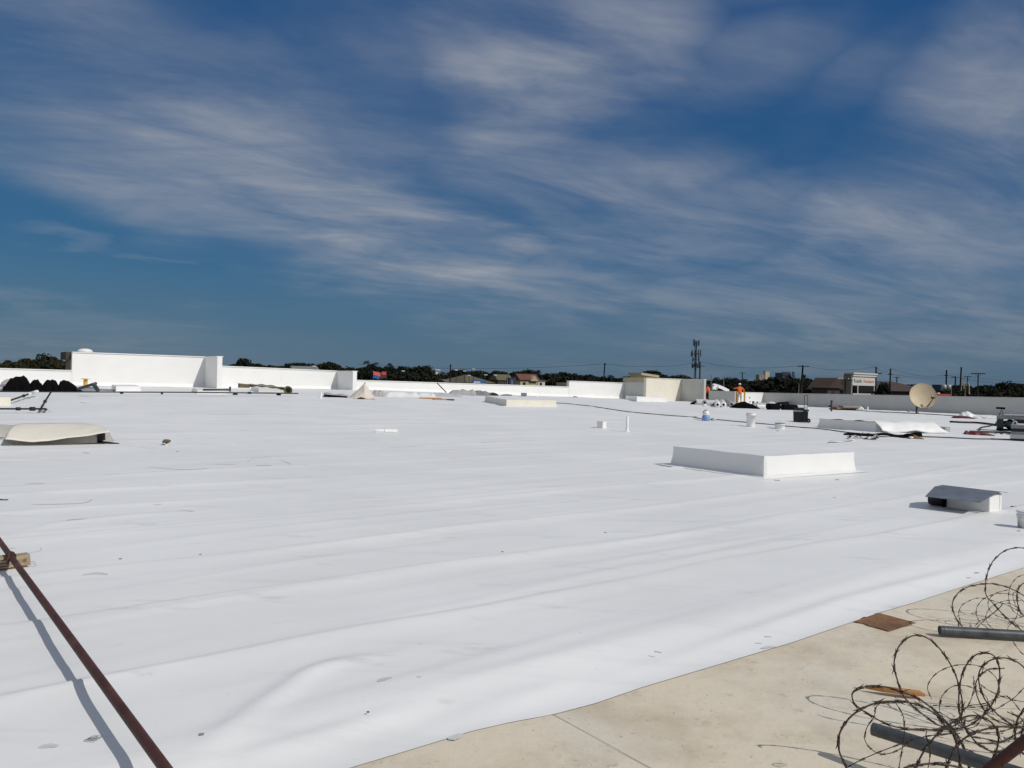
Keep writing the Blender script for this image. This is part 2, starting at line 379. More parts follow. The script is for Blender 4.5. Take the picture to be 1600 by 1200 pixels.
def deckmat():
    mt = bpy.data.materials.new('old_beige_roof_coating'); mt.use_nodes = True; t = mt.node_tree; L = t.links.new
    p = t.nodes['Principled BSDF']; p.inputs['Roughness'].default_value = .8; p.inputs['Specular IOR Level'].default_value = .25
    tc = nd(t, 'ShaderNodeTexCoord')
    res = None
    base = nd(t, 'ShaderNodeRGB'); base.outputs[0].default_value = (.685, .61, .48, 1); res = base.outputs[0]
    for sc_, lo, hi, col, amt, rough in ((1.5, .42, .68, (.48, .41, .305), .7, .62), (.8, .48, .66, (.66, .62, .53), .7, .55), (3.5, .54, .70, (.45, .395, .31), .5, .72), (2.3, .58, .70, (.50, .37, .24), .5, .75), (9, .59, .70, (.36, .325, .26), .6, .72), (26, .64, .72, (.30, .26, .20), .6, .6), (60, .68, .74, (.16, .13, .10), .7, .5)):
        n = nd(t, 'ShaderNodeTexNoise'); n.inputs['Scale'].default_value = sc_; n.inputs['Detail'].default_value = 8; n.inputs['Roughness'].default_value = rough; L(tc.outputs['Object'], n.inputs[0])
        r = nd(t, 'ShaderNodeMapRange', interpolation_type='SMOOTHSTEP'); L(n.outputs[0], r.inputs[0])
        for i, v in ((1, lo), (2, hi), (3, 0), (4, amt)): r.inputs[i].default_value = v
        mx = nd(t, 'ShaderNodeMix', data_type='RGBA'); L(r.outputs[0], mx.inputs[0]); L(res, mx.inputs[6]); mx.inputs[7].default_value = (*col, 1); res = mx.outputs[2]
    L(res, p.inputs['Base Color'])
    n = nd(t, 'ShaderNodeTexNoise'); n.inputs['Scale'].default_value = 9; n.inputs['Detail'].default_value = 8; L(tc.outputs['Object'], n.inputs[0])
    b = nd(t, 'ShaderNodeBump'); b.inputs['Strength'].default_value = .35; b.inputs['Distance'].default_value = .02; L(n.outputs[0], b.inputs['Height']); L(b.outputs[0], p.inputs['Normal'])
    return mt
M['core'] = mat('membrane_core', (.20, .195, .18), .8, .2, 9); M['scuff'] = mat('scuffed_membrane', (.60, .605, .60), .6, .10, 30); M['roof'] = roofmat(); M['deck'] = deckmat()
M['earth'] = mat('dry_grass_ground', (.10, .085, .05), .95, .25, .05, col2=(.05, .055, .025), c2=(.4, .65))

# ------------------------------------------------------------------ ground and roof
GZ = -6.0
g = MB(); n = 64
ring = [(4200 * math.cos(2 * math.pi * k / n), 4200 * math.sin(2 * math.pi * k / n), GZ) for k in range(n)]
g.add(ring, [tuple(range(n))]); st(O('ground', g, M['earth']))

VW = 49.0                       # line of the front parapet
UC, VC = 58.6, 40.6             # corner where the right parapet starts
SEAMS = [4.25, 5.45, 6.75, 8.25, 9.75, 11.2, 12.75]
while SEAMS[-1] < VW - 2: SEAMS.append(SEAMS[-1] + rng.uniform(1.3, 1.75))
nr = np.random.RandomState(5)
_w = [(nr.uniform(.25, 1.6), nr.uniform(.5, 2.6), nr.uniform(0, 6.28), nr.uniform(.5, 1)) for _ in range(14)]
_amp = {}
def poly_ridge(u, v, pts, amp, wn, wf, fade=.35):
    """a fold in the sheet along a polyline of photograph points: wn / wf are its widths towards / away from the camera"""
    q = [uv(*plane_pt(a, b, 0)[:2]) for a, b in pts]
    best = np.full(u.shape, 9.); side = np.zeros(u.shape); along = np.zeros(u.shape); tot = sum(math.dist(q[i], q[i + 1]) for i in range(len(q) - 1)); acc = 0
    for i in range(len(q) - 1):
        (u0, v0), (u1, v1) = q[i], q[i + 1]; du, dv = u1 - u0, v1 - v0; ln = math.hypot(du, dv)
        t = np.clip(((u - u0) * du + (v - v0) * dv) / ln ** 2, 0, 1); d = np.hypot(u - u0 - t * du, v - v0 - t * dv)
        sg = (v - v0) * du - (u - u0) * dv; mk = d < best
        best = np.where(mk, d, best); side = np.where(mk, sg, side); along = np.where(mk, (acc + t * ln) / tot, along); acc += ln
    w = np.where(side > 0, wf, wn)
    env = np.clip(along / fade, 0, 1) * np.clip((1 - along) / fade, 0, 1)
    return amp * np.exp(-(best / w) ** 2) * env ** .7
FOLDS = [([(300, 1195), (318, 1172), (350, 1140), (390, 1112), (432, 1083), (470, 1057), (500, 1041), (545, 1030), (610, 1022)], .021, .070, .038),
         ([(345, 1190), (420, 1163), (520, 1135), (620, 1103), (690, 1080)], .011, .09, .06),
         ([(575, 1160), (650, 1138), (720, 1108), (800, 1078), (880, 1058)], .010, .09, .06),
         ([(700, 1125), (760, 1105), (830, 1078), (900, 1052)], .008, .07, .05),
         ([(900, 1062), (960, 1046), (1060, 1018), (1180, 978), (1320, 932), (1450, 900), (1600, 862)], .019, .22, .06),
         ([(0, 1098), (60, 1082), (160, 1062), (330, 1030)], .007, .035, .02),
         ([(1080, 800), (1250, 775), (1440, 740), (1600, 712)], .010, .16, .09),
         ([(940, 905), (1100, 868), (1300, 828), (1450, 800)], .006, .12, .06),
         ([(20, 835), (90, 818), (200, 806), (330, 797)], .012, .12, .06), ([(0, 772), (90, 768), (210, 764)], .008, .14, .07), ([(100, 742), (300, 729), (420, 722)], .006, .14, .07)]
WRINK = []
for i in range(150):
    v0 = 3.2 + 24 * rng.random() ** 1.5; k = 1 + max(0, v0 - 7) * .06; d0 = v0 * rng.uniform(-.25, 1.6)
    WRINK.append((d0 + .75 * v0 * 0, v0, rng.uniform(.7, 2.2) * k, rng.uniform(.07, .16) * k, rng.uniform(.035, .06) * k, rng.uniform(.0018, .0062) * k ** .7, rng.uniform(-.05, .09)))
def micro(u, v):
    z = np.zeros(u.shape)
    for a, b_, ph, k in _w: z += .0014 * k * np.sin(a * u + b_ * v + ph + .8 * np.sin(.37 * u * b_ - .2 * v + ph))
    for i, sv in enumerate(SEAMS):
        ph = i * 1.7
        wob = .05 * np.sin(.45 * u + ph) + .025 * np.sin(1.3 * u + 2.1 * ph) + .012 * np.sin(3.7 * u + ph)
        am = .0215 * (.62 + .38 * np.sin(.33 * u + ph * 1.9) * np.sin(.87 * u + ph)) * (1.0 if sv < 20 else 1.25)
        x = v - sv - wob; k = 1 + max(0, sv - 8) * .05
        z += am * np.exp(-np.where(x > 0, x / (.036 * k), x / (.17 * k)) ** 2)
    for (u0, v0, ln, wn, wf, am, sl) in WRINK:
        x = v - v0 - sl * (u - u0) - .03 * np.sin((u - u0) * 2.1 / ln + v0); z += am * np.exp(-np.where(x > 0, x / wf, x / wn) ** 2) * np.exp(-((u - u0) / ln) ** 2)
    for f in FOLDS: z += poly_ridge(u, v, f[0], f[1], f[2], f[3])
    e = np.clip((v - vedge(u)) / .55, 0, 1); z = z * np.clip(e * 2.2, 0, 1)
    drop = (1 - e * e * (3 - 2 * e)) * EDGE_DROP
    return z + drop
roof = st(T('flat_roof', 'white membrane flat roof', 'roof')); del roof['category']; roof['label'] = 'broad white membrane roof with lapped seams'
ul = [3.0]; 
while ul[-1] < UC + .4: ul.append(ul[-1] + .055 * (1 + abs(ul[-1] - 3) / 6))
ul[-1] = UC + .4
ur = [3.0]
while ur[-1] > -55: ur.append(ur[-1] - .055 * (1 + abs(ur[-1] - 3) / 6))
US = np.array(sorted(set(ul + ur)))
bounds = [None] + SEAMS + [VW + 1.2]
for i in range(len(bounds) - 1):
    v1 = bounds[i + 1]; v0 = bounds[i] if bounds[i] is not None else 2.9
    stp = .03 if v1 < 9 else (.05 if v1 < 14 else (.12 if v1 < 25 else .3))
    nv = max(4, int((v1 - v0) / stp)); nu = len(US)
    tt = np.linspace(0, 1, nv + 1)
    Ug, Tg = np.meshgrid(US, tt)
    Vg = (vedge(Ug) + (v1 - vedge(Ug)) * Tg) if i == 0 else (v0 + (v1 - v0) * Tg)
    # each sheet laps over the next one: its far border follows the wandering seam line
    def wobble(j): 
        ph = j * 1.7; return .05 * np.sin(.45 * Ug + ph) + .025 * np.sin(1.3 * Ug + 2.1 * ph) + .012 * np.sin(3.7 * Ug + ph)
    if i > 0: Vg = Vg + wobble(i - 1) * (1 - Tg)
    if i < len(bounds) - 2: Vg = Vg + (wobble(i) + .03) * Tg
    Z = macro(Ug, Vg) + micro(Ug, Vg) + .004 * Tg
    X = Ug * BX - Vg * BY; Y = Ug * BY + Vg * BX
    co = np.stack([X, Y, Z], -1).reshape(-1, 3)
    a = (np.arange(nv)[:, None] * nu + np.arange(nu - 1)[None, :]).reshape(-1)
    fc = np.stack([a, a + 1, a + nu + 1, a + nu], -1)
    if i == 0:   # the free edge of the sheet: a thin turned-down lip
        co[:nu, 2] += .0012; top = co[:nu].copy(); lip = co[:nu].copy(); lip[:, 2] = EDGE_DROP - .006
        k0 = len(co); co = np.vstack([co, lip, top]); q = np.arange(nu - 1)
        fc = np.vstack([fc, np.stack([k0 + q, k0 + q + 1, k0 + nu + q + 1, k0 + nu + q], -1)])
    me = bpy.data.meshes.new('membrane_sheet'); me.vertices.add(len(co)); me.vertices.foreach_set('co', co.astype(np.float32).ravel())
    me.loops.add(fc.size); me.loops.foreach_set('vertex_index', fc.astype(np.int32).ravel())
    me.polygons.add(len(fc)); me.polygons.foreach_set('loop_start', (np.arange(len(fc)) * 4).astype(np.int32)); me.polygons.foreach_set('loop_total', np.full(len(fc), 4, np.int32))
    me.polygons.foreach_set('use_smooth', np.ones(len(fc), bool)); me.update(); me.validate()
    me.materials.append(M['roof'])
    if i == 0:   # the cut edge shows the grey core of the membrane
        me.materials.append(M['core']); mi = np.zeros(len(fc), np.int32); mi[-(nu - 1):] = 1; me.polygons.foreach_set('material_index', mi)
    O('membrane_sheet', me, M['roof'], roof)

def zfull(x, y):
    u, v = uv(x, y); a = np.array([u]); b_ = np.array([v]); return float(macro(a, b_)[0] + micro(a, b_)[0])
for pts_, w_ in (([(40, 756.5), (55, 755.5), (70, 756)], .055), ([(163, 742.3), (176, 741.2), (187, 742)], .05), ([(104, 815), (118, 813.5), (134, 813)], .05), ([(235, 787), (243, 790), (254, 788.5)], .03), ([(276, 799), (290, 798.5), (302, 800.5)], .025),
                 ([(228, 730), (250, 732), (275, 733.6), (300, 733.8), (325, 732)], .02), ([(332, 725.5), (350, 726.2), (370, 726.8)], .03), ([(386, 722), (396, 718), (412, 715.5), (425, 716)], .025), ([(400, 728), (412, 727.6), (424, 727.6)], .05), ([(436, 719.5), (448, 722.5), (453, 726)], .025),
                 ([(50, 788.5), (90, 788), (130, 786), (145, 780)], .02), ([(610, 700), (640, 698.5), (668, 697)], .05), ([(750, 692.5), (765, 692.8), (778, 692)], .04), ([(395, 1029), (410, 1024), (425, 1023)], .018), ([(328, 1031), (345, 1027), (375, 1022)], .02), ([(60, 1168), (75, 1165), (90, 1166)], .02),
                 ([(590, 1066), (600, 1062), (612, 1059)], .02), ([(700, 1142), (710, 1137), (722, 1134)], .022), ([(1190, 1000), (1204, 997), (1212, 1001)], .016), ([(128, 900), (150, 897), (168, 899)], .03), ([(20, 868), (60, 862), (64, 856)], .006)):
    c_ = spline([onroof(*q) for q in pts_], 5); mb = MB(); vs = []
    for k, q in enumerate(c_):
        d_ = (c_[min(k + 1, len(c_) - 1)] - c_[max(k - 1, 0)]).normalized(); nn = Vector((-d_.y, d_.x, 0)) * w_ * (.25 + .75 * math.sin(math.pi * (k + .5) / len(c_))) * (1 + .3 * mnoise.noise(Vector((k * .9, q.x, 0))))
        for e in (q - nn, q + nn): vs.append((e.x, e.y, zfull(e.x, e.y) + .0035))
    mb.add(vs, [(2 * k, 2 * k + 1, 2 * k + 3, 2 * k + 2) for k in range(len(c_) - 1)], True); O('scuff_mark', mb, M['scuff'], roof)

# old beige roof in the foreground: two fields with a lapped joint between them, and the building below
deck = st(T('beige_roof', 'old beige coated roof in the foreground', 'roof')); del deck['category']
j0 = plane_pt(862, 1117, EDGE_DROP); j1 = plane_pt(1012, 1200, EDGE_DROP); jd = (j1 - j0).normalized()
ja = j0 - jd * 1.5; jb = j0 + jd * 14
def deckfield(side, lift):
    nrm = Vector((jd.y, -jd.x, 0)) * side; 
    def fn(a, b_):
        p = ja.lerp(jb, a) + nrm * (45 * b_ ** 2)
        w = .0010 * mnoise.noise(Vector((p.x * .9, p.y * .9, 0))) + (.0012 * math.exp(-(45 * b_ * b_ / .05) ** 2) if lift else 0)
        return (p.x, p.y, EDGE_DROP - .0032 + w + (.0012 if lift else 0))
    return MB().grid(fn, 90, 70)
O('roof_field', deckfield(1, True), M['deck'], deck)
O('roof_field', deckfield(-1, False), M['deck'], deck)
jp = [j0 + jd * (t * .35 + .06) + Vector((.004 * math.sin(t * 2.3), 0, -.003)) for t in range(40)]
O('joint_bead', MB().tube(jp, [.0032 + .001 * math.sin(i * 1.9) for i in range(40)], 6), M['deck'], deck)
jn = Vector((jd.y, -jd.x, 0)); O('joint_gap', MB().add([j0 - jd * .3 - jn * .009 + Vector((0, 0, .0005)), j0 + jd * 13 - jn * .009 + Vector((0, 0, .0005)), j0 + jd * 13 - jn * .0125 + Vector((0, 0, .0005)), j0 - jd * .3 - jn * .0125 + Vector((0, 0, .0005))], [(0, 1, 2, 3)]), M['tan'], deck)
bw = MB()
pts = [xy(-55, VW + .5), xy(-55, -14), xy(UC + .3, -14), xy(UC + .3, VW + .5)]
bw.prism(pts, GZ - .5, -.35); st(O('building_base', bw, M['tan']))

# ------------------------------------------------------------------ parapets
def wall_between(p, q, zp, zq, th, zb, out):
    """solid wall from p to q (plan), thickness th towards `out`; top heights zp, zq; foot zb (p,q)"""
    o = Vector(out).normalized() * th
    a, b_, c_, d = p, q, q + o, p + o
    vs = [(a.x, a.y, zb[0]), (b_.x, b_.y, zb[1]), (c_.x, c_.y, zb[1]), (d.x, d.y, zb[0]), (a.x, a.y, zp), (b_.x, b_.y, zq), (c_.x, c_.y, zq), (d.x, d.y, zp)]
    return MB().add(vs, [(3, 2, 1, 0), (4, 5, 6, 7), (0, 1, 5, 4), (1, 2, 6, 5), (2, 3, 7, 6), (3, 0, 4, 7)])
def coping(p, q, zp, zq, th, out, h=.05, over=.05):
    o = Vector(out).normalized(); d = (q - p).normalized()
    p2 = p - o * over ; q2 = q - o * over
    return wall_between(p2, q2, zp + h, zq + h, th + 2 * over, (zp + .004, zq + .004), out)
def section(label, px0, px1, y0, y1, v, th=.3, wing=0, mat_='white', cornice=False, foot=-.5, wingth=.28, name='parapet_wall'):
    p = on_v(px0, v, y0); q = on_v(px1, v, y1); zp = zat(px0, y0, p.x, p.y) - .05; zq = zat(px1, y1, q.x, q.y) - .05
    root = T(name, label, 'wall', ((p.x + q.x) / 2, (p.y + q.y) / 2, 0)); off = -Vector(root.location)
    def put(nm, mb, m_): 
        mb.v = [tuple(Vector(k) + off) for k in mb.v]; return O(nm, mb, M[m_], root)
    put('wall', wall_between(p, q, zp, zq, th, (foot, foot), A), mat_)
    put('coping', coping(p, q, zp, zq, th, A), mat_)
    # cant strip at the foot
    zf = (zsurf(p.x, p.y - .3), zsurf(q.x, q.y - .3)); k = MB()
    n = A * -1
    k.add([(p + n * .14).to_tuple()[:2] + (zf[0] + .02,), (q + n * .14).to_tuple()[:2] + (zf[1] + .02,), q.to_tuple()[:2] + (zf[1] + .22,), p.to_tuple()[:2] + (zf[0] + .22,)], [(0, 1, 2, 3)])
    put('base_flashing', k, mat_)
    L_ = (q - p).length; d_ = (q - p).normalized(); nst = max(1, int(L_ / 3.05))
    for i in range(1, nst):   # welded laps of the wall membrane and the joints of the coping metal
        t0 = i * L_ / nst + .25 * math.sin(i * 5 + px0); a0 = p + d_ * t0; hz0 = zp + (zq - zp) * t0 / L_
        put('lap_strip', wall_between(a0 - A * .004, a0 + d_ * .11 - A * .004, hz0 - .01, hz0 - .01, .004, (zf[0] + (zf[1] - zf[0]) * t0 / L_ + .2,) * 2, A), mat_)
        put('coping_joint', wall_between(a0 + d_ * .4 - A * .054, a0 + d_ * .46 - A * .054, hz0 + .056, hz0 + .056, th + .108, (hz0 + .0, hz0 + .0), A), mat_)
    if wing:
        w0 = q - B * wingth; zz = zq
        w = MB(); a = w0; b_ = w0 - A * wing
        put('return_wing', wall_between(a - A * .002, b_, zq + .002, zq + .002, wingth, (foot, foot), B), mat_)
        put('wing_coping', coping(a - A * .12, b_, zq + .002, zq + .002, wingth, B), mat_)
    if cornice:
        c0 = p - B * .25; 
        put('facade_block', wall_between(p + A * (th + .002) , q + A * (th + .002), zp - .02, zq - .02, 1.7, (GZ, GZ), A), 'tan')
        put('cornice', wall_between(c0 + A * .35, q + B * .2 + A * .35, zp + .04, zq + .04, 1.75, (zp - .38, zq - .38), A), 'brown')
    return root, p, q, zp, zq
section('low white parapet behind the black tarp heap at far left', -90, 113, 572.5, 578.3, VW)
s2 = section('tallest white parapet with dark cornice end and small dome on top', 113, 328, 549.5, 557.3, VW, th=.3, wing=2.3, cornice=True)
section('medium height white parapet behind the olive tarp on white curb', 328.5, 533, 570.6, 579.4, VW, wing=2.3)
section('long low white parapet running behind the pale canvas tent', 533.5, 889, 592.8, 604, VW)
s5 = section('white parapet stepping up to the left of the cream wall', 889.5, 992, 594.8, 598.6, VW, th=.3, cornice=False)
pe = on_v(889.5, VW, 595); 
fb = wall_between(pe + A * .31, pe + A * .31 + B * 8, zat(889, 596, pe.x, pe.y) - .1, zat(889, 596, pe.x, pe.y) - .1, 1.3, (GZ, GZ), A)
tag(O('facade_block', fb, M['tan']), 'brown rendered facade end beyond the stepped white parapet', 'wall')
# cream block with left return and right wing
pc = on_v(1010, 46.4, 590); qc = on_v(1103, 46.4, 592.5); zc0 = zat(1010, 590, pc.x, pc.y) - .05; zc1 = zc0 - .02
cr = T('parapet_wall', 'cream parapet block with grey returns left of the cell tower', 'wall', (pc.x, pc.y, 0)); off = -Vector((pc.x, pc.y, 0))
def putc(nm, mb, m_): mb.v = [tuple(Vector(k) + off) for k in mb.v]; return O(nm, mb, M[m_], cr)
_q = on_v(1064.5, 46.4, 592); qc = pc + B * ((_q - pc).dot(B) + .28)
putc('wall', wall_between(pc, qc, zc0, zc1, .28, (-.5, -.5), A), 'cream')
putc('coping', coping(pc, qc, zc0, zc1, .28, A), 'cream')
putc('return_wall', wall_between(pc + A * .282, pc + A * 2.75, zc0 - .35, zc0 - .35, .28, (-.5, -.5), B), 'parapet_shade')
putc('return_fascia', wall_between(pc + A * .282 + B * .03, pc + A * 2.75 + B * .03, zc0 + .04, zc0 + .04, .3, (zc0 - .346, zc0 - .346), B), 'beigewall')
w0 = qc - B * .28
putc('return_wing', wall_between(w0 - A * .002, w0 - A * 2.5, zc1 + .002, zc1 + .002, .28, (-.5, -.5), B), 'parapet_shade')
putc('wing_coping', coping(w0 - A * .12, w0 - A * 2.5, zc1 + .002, zc1 + .002, .28, B), 'cream')
# shop cornice peeping over the cream block
p1 = on_v(999, 52, 587); z1 = zat(999, 585, p1.x, p1.y)
k = MB(); q1 = on_v(1027, 52, 587)
k = wall_between(p1, q1, z1 - .05, z1 - .25, 1.2, (GZ, GZ), A); sc_ = O('shop_pediment', k, M['beigewall']); tag(sc_, 'beige stepped pediment rising behind the cream parapet block', 'pediment')
k = coping(p1, q1, z1 - .05, z1 - .25, 1.2, A, .22, .25); k2 = O('coping', k, M['beigewall'], sc_)
for pxa, pxb in ((1003, 1006), (1019, 1022)):
    a = on_v(pxa, 51.9, 590); b_ = on_v(pxb, 51.9, 590); O('recess', wall_between(a - A * .02, b_ - A * .02, z1 - .6, z1 - .6, .1, (z1 - 1.4, z1 - 1.4), A), M['brown'], sc_)
# zigzag to the right-hand parapet
zr0 = 1.03; zr1 = 1.22
cn = xy(UC, VC); cn = Vector((cn[0], cn[1], 0)); lc = cn - B * 3.95
rt = T('parapet_wall', 'short grey parapet between cream block and the worker in orange', 'wall', (lc.x, lc.y, 0)); 
def putr(nm, mb, m_, root):
    o_ = Vector((root.location.x, root.location.y, 0)); mb.v = [tuple(Vector(k) - o_) for k in mb.v]; return O(nm, mb, M[m_], root)
putr('wall', wall_between(lc, lc + A * 2.65, zr0 + .06, zr0 + .06, .28, (-.5, -.5), B), 'parapet_shade', rt)
putr('coping', coping(lc, lc + A * 2.65, zr0 + .06, zr0 + .06, .28, B, .04, .03), 'parapet_shade', rt)
rt2 = T('parapet_wall', 'short sunlit white parapet with dark vents behind black tarp pile', 'wall', (lc.x, lc.y, 0))
putr('wall', wall_between(lc + B * .285, cn - B * .002, zr0, zr0, .28, (-.5, -.5), A), 'white', rt2)
putr('coping', coping(lc + B * .32, cn - B * .06, zr0, zr0, .28, A, .04, .03), 'white', rt2)
for du, zz, w_, h_ in ((2.0, .62, .1, .1), (2.5, .22, .28, .2), (3.05, .2, .22, .18), (2.05, .28, .14, .06)):
    c_ = lc + B * du - A * .012; putr('vent', MB().box((c_.x, c_.y, zz), (w_, .03, h_), YAW), 'dark', rt2)
rp = T('parapet_wall', 'long grey shaded parapet along the right side behind the dish', 'wall', (cn.x, cn.y, 0))
far = cn - A * 60
nseg = 12
for i in range(nseg):
    a = cn - A * (60 * i / nseg + (.004 if i else 0)); b_ = cn - A * (60 * (i + 1) / nseg); za = zr0 + (zr1 - zr0) * min(1, 60 * i / nseg / 20); zb = zr0 + (zr1 - zr0) * min(1, 60 * (i + 1) / nseg / 20)
    putr('wall_panel', wall_between(a, b_, za, zb, .3, (-.5, -.5), B), 'parapet_shade', rp)
    putr('coping', coping(a, b_, za, zb, .3, B, .035, .03), 'parapet_shade', rp)
# dome skylight on the tall parapet
pd = on_v(133, VW + .9, 548); zd = zat(133, 549.5, pd.x, pd.y) - .02
dm = T('roof_dome', 'small white dome on top of the tallest parapet', 'dome', (pd.x, pd.y, zd)); 
dpr = [(.40, 0), (.40, .05)] + [(.38 * math.cos(t), .05 + .15 * math.sin(t)) for t in np.linspace(0, 1.5, 7)]
O('cap', MB().lathe(dpr, 20), M['bucket'], dm)

# ------------------------------------------------------------------ trees beyond the building
def crown_mesh(name, seed, shape, leaf, dens):
    r_ = random.Random(seed); mb = MB()
    nc = shape['clumps']
    for i in range(nc):
        th = r_.uniform(0, 6.283); zz = r_.random(); rad = shape['rad'](zz) * (r_.random() ** .45)
        c0 = Vector((math.cos(th) * rad, math.sin(th) * rad, shape['z0'] + (shape['z1'] - shape['z0']) * zz + r_.uniform(-.3, .3)))
        cr_ = r_.uniform(.55, 1.15) * shape.get('cl', 1)
        for j in range(dens):
            d = Vector((r_.gauss(0, 1), r_.gauss(0, 1), r_.gauss(0, .75))).normalized() * cr_ * r_.random() ** .4
            p = c0 + d; nrm = (d.normalized() + Vector((r_.uniform(-.8, .8), r_.uniform(-.8, .8), r_.uniform(-.5, .9)))).normalized()
            e1 = nrm.orthogonal().normalized(); e1.rotate(Matrix.Rotation(r_.uniform(0, 6.28), 3, nrm)); e2 = nrm.cross(e1)
            a, b_ = leaf * r_.uniform(.6, 1.3), leaf * r_.uniform(.4, .9)
            mb.add([p - e1 * a, p + e2 * b_, p + e1 * a, p - e2 * b_], [(0, 1, 2, 3)])
    return mb.mesh(name)
def trunk_mesh(seed, h, zc):
    r_ = random.Random(seed); mb = MB()
    mb.tube([(0, 0, 0), (r_.uniform(-.2, .2), r_.uniform(-.2, .2), h * .5), (r_.uniform(-.4, .4), r_.uniform(-.4, .4), h)], [.32, .24, .10], 7)
    for i in range(6):
        z0 = h * r_.uniform(.35, .8); th = r_.uniform(0, 6.28); ln = r_.uniform(1.5, 3)
        mb.tube([(0, 0, z0), (math.cos(th) * ln * .5, math.sin(th) * ln * .5, z0 + ln * .45), (math.cos(th) * ln, math.sin(th) * ln, z0 + ln * .8)], [.13, .08, .03], 5)
    return mb.mesh('trunk')
ROUND = dict(clumps=60, z0=3.2, z1=9.4, rad=lambda t: 4.2 * math.sqrt(max(.04, 1 - (2 * t - .85) ** 2)))
TALL = dict(clumps=46, z0=2.6, z1=9.7, rad=lambda t: 2.9 * (1 - .62 * t) + .35)
BROAD = dict(clumps=64, z0=3.6, z1=8.6, rad=lambda t: 5.2 * math.sqrt(max(.05, 1 - (1.6 * t - .6) ** 2)))
LOOSE = dict(clumps=24, z0=3.0, z1=9.5, rad=lambda t: 3.6 * (1 - .4 * t), cl=.8)
TREES = {}
for kname, shp, lf, dn, ms in (('round', ROUND, .34, 46, ('leaf_dark', 'leaf_mid', 'leaf_autumn')), ('tall', TALL, .30, 44, ('leaf_dark', 'leaf_mid', 'leaf_autumn')),
                               ('broad', BROAD, .36, 44, ('leaf_dark', 'leaf_mid', 'leaf_autumn')), ('loose', LOOSE, .24, 26, ('leaf_dark', 'leaf_mid', 'leaf_autumn'))):
    for v_ in range(2):
        tm = trunk_mesh(v_ * 7 + len(kname), 8.0, 0); tm.materials.append(M['bark'])
        for ml in ms:
            cm = crown_mesh('crown', 31 * v_ + 5 * len(kname) + ord(kname[0]), shp, lf, dn) if ml == ms[0] else TREES[(kname, v_, ms[0])][0].copy()
            cm.materials.clear(); cm.materials.append(M[ml]); TREES[(kname, v_, ml)] = (cm, tm)
def tree(px, ytop, Y, kind, leaf, label, group=None, width=1.0, name='tree'):
    p = atY(px, ytop, Y); h = p.z - GZ; sc_ = h / 10.2
    root = T(name, label, 'tree', (p.x, p.y, GZ), rng.uniform(0, 6.28), group); root.scale = (sc_ * width, sc_ * width, sc_)
    cm, tm = TREES[(kind, rng.randrange(2), leaf)]
    O('trunk', tm, None, root); O('crown', cm, None, root); return root
PROFILE = [(-60, 562), (0, 563), (20, 561), (40, 559), (60, 560), (75, 556), (90, 557), (112, 561), (130, 566), (340, 569), (360, 567), (380, 563), (400, 567), (420, 567), (450, 566), (470, 565), (490, 567), (510, 565), (525, 568),
           (540, 574), (560, 572), (580, 567), (605, 571), (625, 571), (640, 572), (665, 571), (680, 579), (692, 581), (710, 578), (735, 573), (760, 578), (785, 576), (800, 579), (815, 575), (835, 577), (848, 584), (862, 582),
           (880, 581), (900, 583), (930, 584), (960, 587), (985, 586), (1003, 580), (1020, 578), (1045, 581), (1080, 587), (1110, 590), (1140, 589), (1170, 591), (1200, 589), (1240, 589), (1270, 591), (1285, 592), (1300, 594), (1320, 597), (1345, 600),
           (1380, 597), (1400, 602), (1432, 599), (1460, 605), (1478, 603), (1495, 600), (1520, 600), (1535, 598), (1560, 599), (1585, 598), (1610, 600), (1680, 602)]
def prof(x): return float(np.interp(x, [p[0] for p in PROFILE], [p[1] for p in PROFILE]))
MARKS = [(-999, 22, 'at the left edge above the black bundles'), (22, 62, 'above the middle of the far left parapet'), (62, 160, 'beside the dark cornice of the tallest parapet'), (160, 365, 'just right of the tallest parapet wing'),
         (365, 410, 'above the left end of the medium height parapet'), (410, 455, 'left of the grey roof with white cupola'), (455, 500, 'around the white roof cupola'), (500, 530, 'right of the white roof cupola'), (530, 565, 'above the wing of the medium height parapet'),
         (565, 612, 'among the dark palms over the red shopfront'), (612, 645, 'right of the smaller dark palm'), (645, 690, 'left of the thin dark pole'), (690, 725, 'around the thin dark pole'), (725, 770, 'behind the olive roofed barn'), (770, 808, 'behind the dark olive roof'),
         (808, 845, 'behind the cream gabled house'), (845, 875, 'right of the pale shed'), (875, 910, 'above the brown facade end'), (910, 938, 'left of the lone leaning pole'), (938, 965, 'around the lone dark pole'), (965, 995, 'between lone pole and beige pediment'),
         (995, 1030, 'above the beige pediment'), (1030, 1060, 'above the middle of the cream block'), (1060, 1085, 'just left of the cell tower'), (1085, 1108, 'at the foot of the cell tower'), (1108, 1140, 'above the white arched sheet'), (1140, 1172, 'directly behind the worker'),
         (1172, 1208, 'around the beige tower'), (1208, 1242, 'below the navy office block'), (1242, 1272, 'around the leaning crossarm pole'), (1272, 1300, 'left of the brown gabled house'), (1300, 1335, 'behind the double headed lamp pole'), (1335, 1375, 'behind the white shopfront'),
         (1375, 1410, 'behind the long brown roof'), (1410, 1455, 'behind the satellite dish'), (1455, 1490, 'around the pole transformers'), (1490, 1520, 'around the cream floodlight mast'), (1520, 1550, 'around the broad T pole'), (1550, 1590, 'above the machine T handle'), (1590, 9999, 'at the right edge of the view')]
HABIT = {'round': 'round', 'tall': 'narrow upright', 'broad': 'broad low'}
TONE = {'leaf_dark': 'near black', 'leaf_mid': 'dark green', 'leaf_autumn': 'brownish autumn'}
def stretch(x): return ('leaf_autumn', 'leaf_autumn', 'leaf_mid') if x < 113 else ('leaf_mid', 'leaf_dark') if x < 560 else ('leaf_dark', 'leaf_dark', 'leaf_mid') if 700 < x < 900 else ('leaf_dark',)
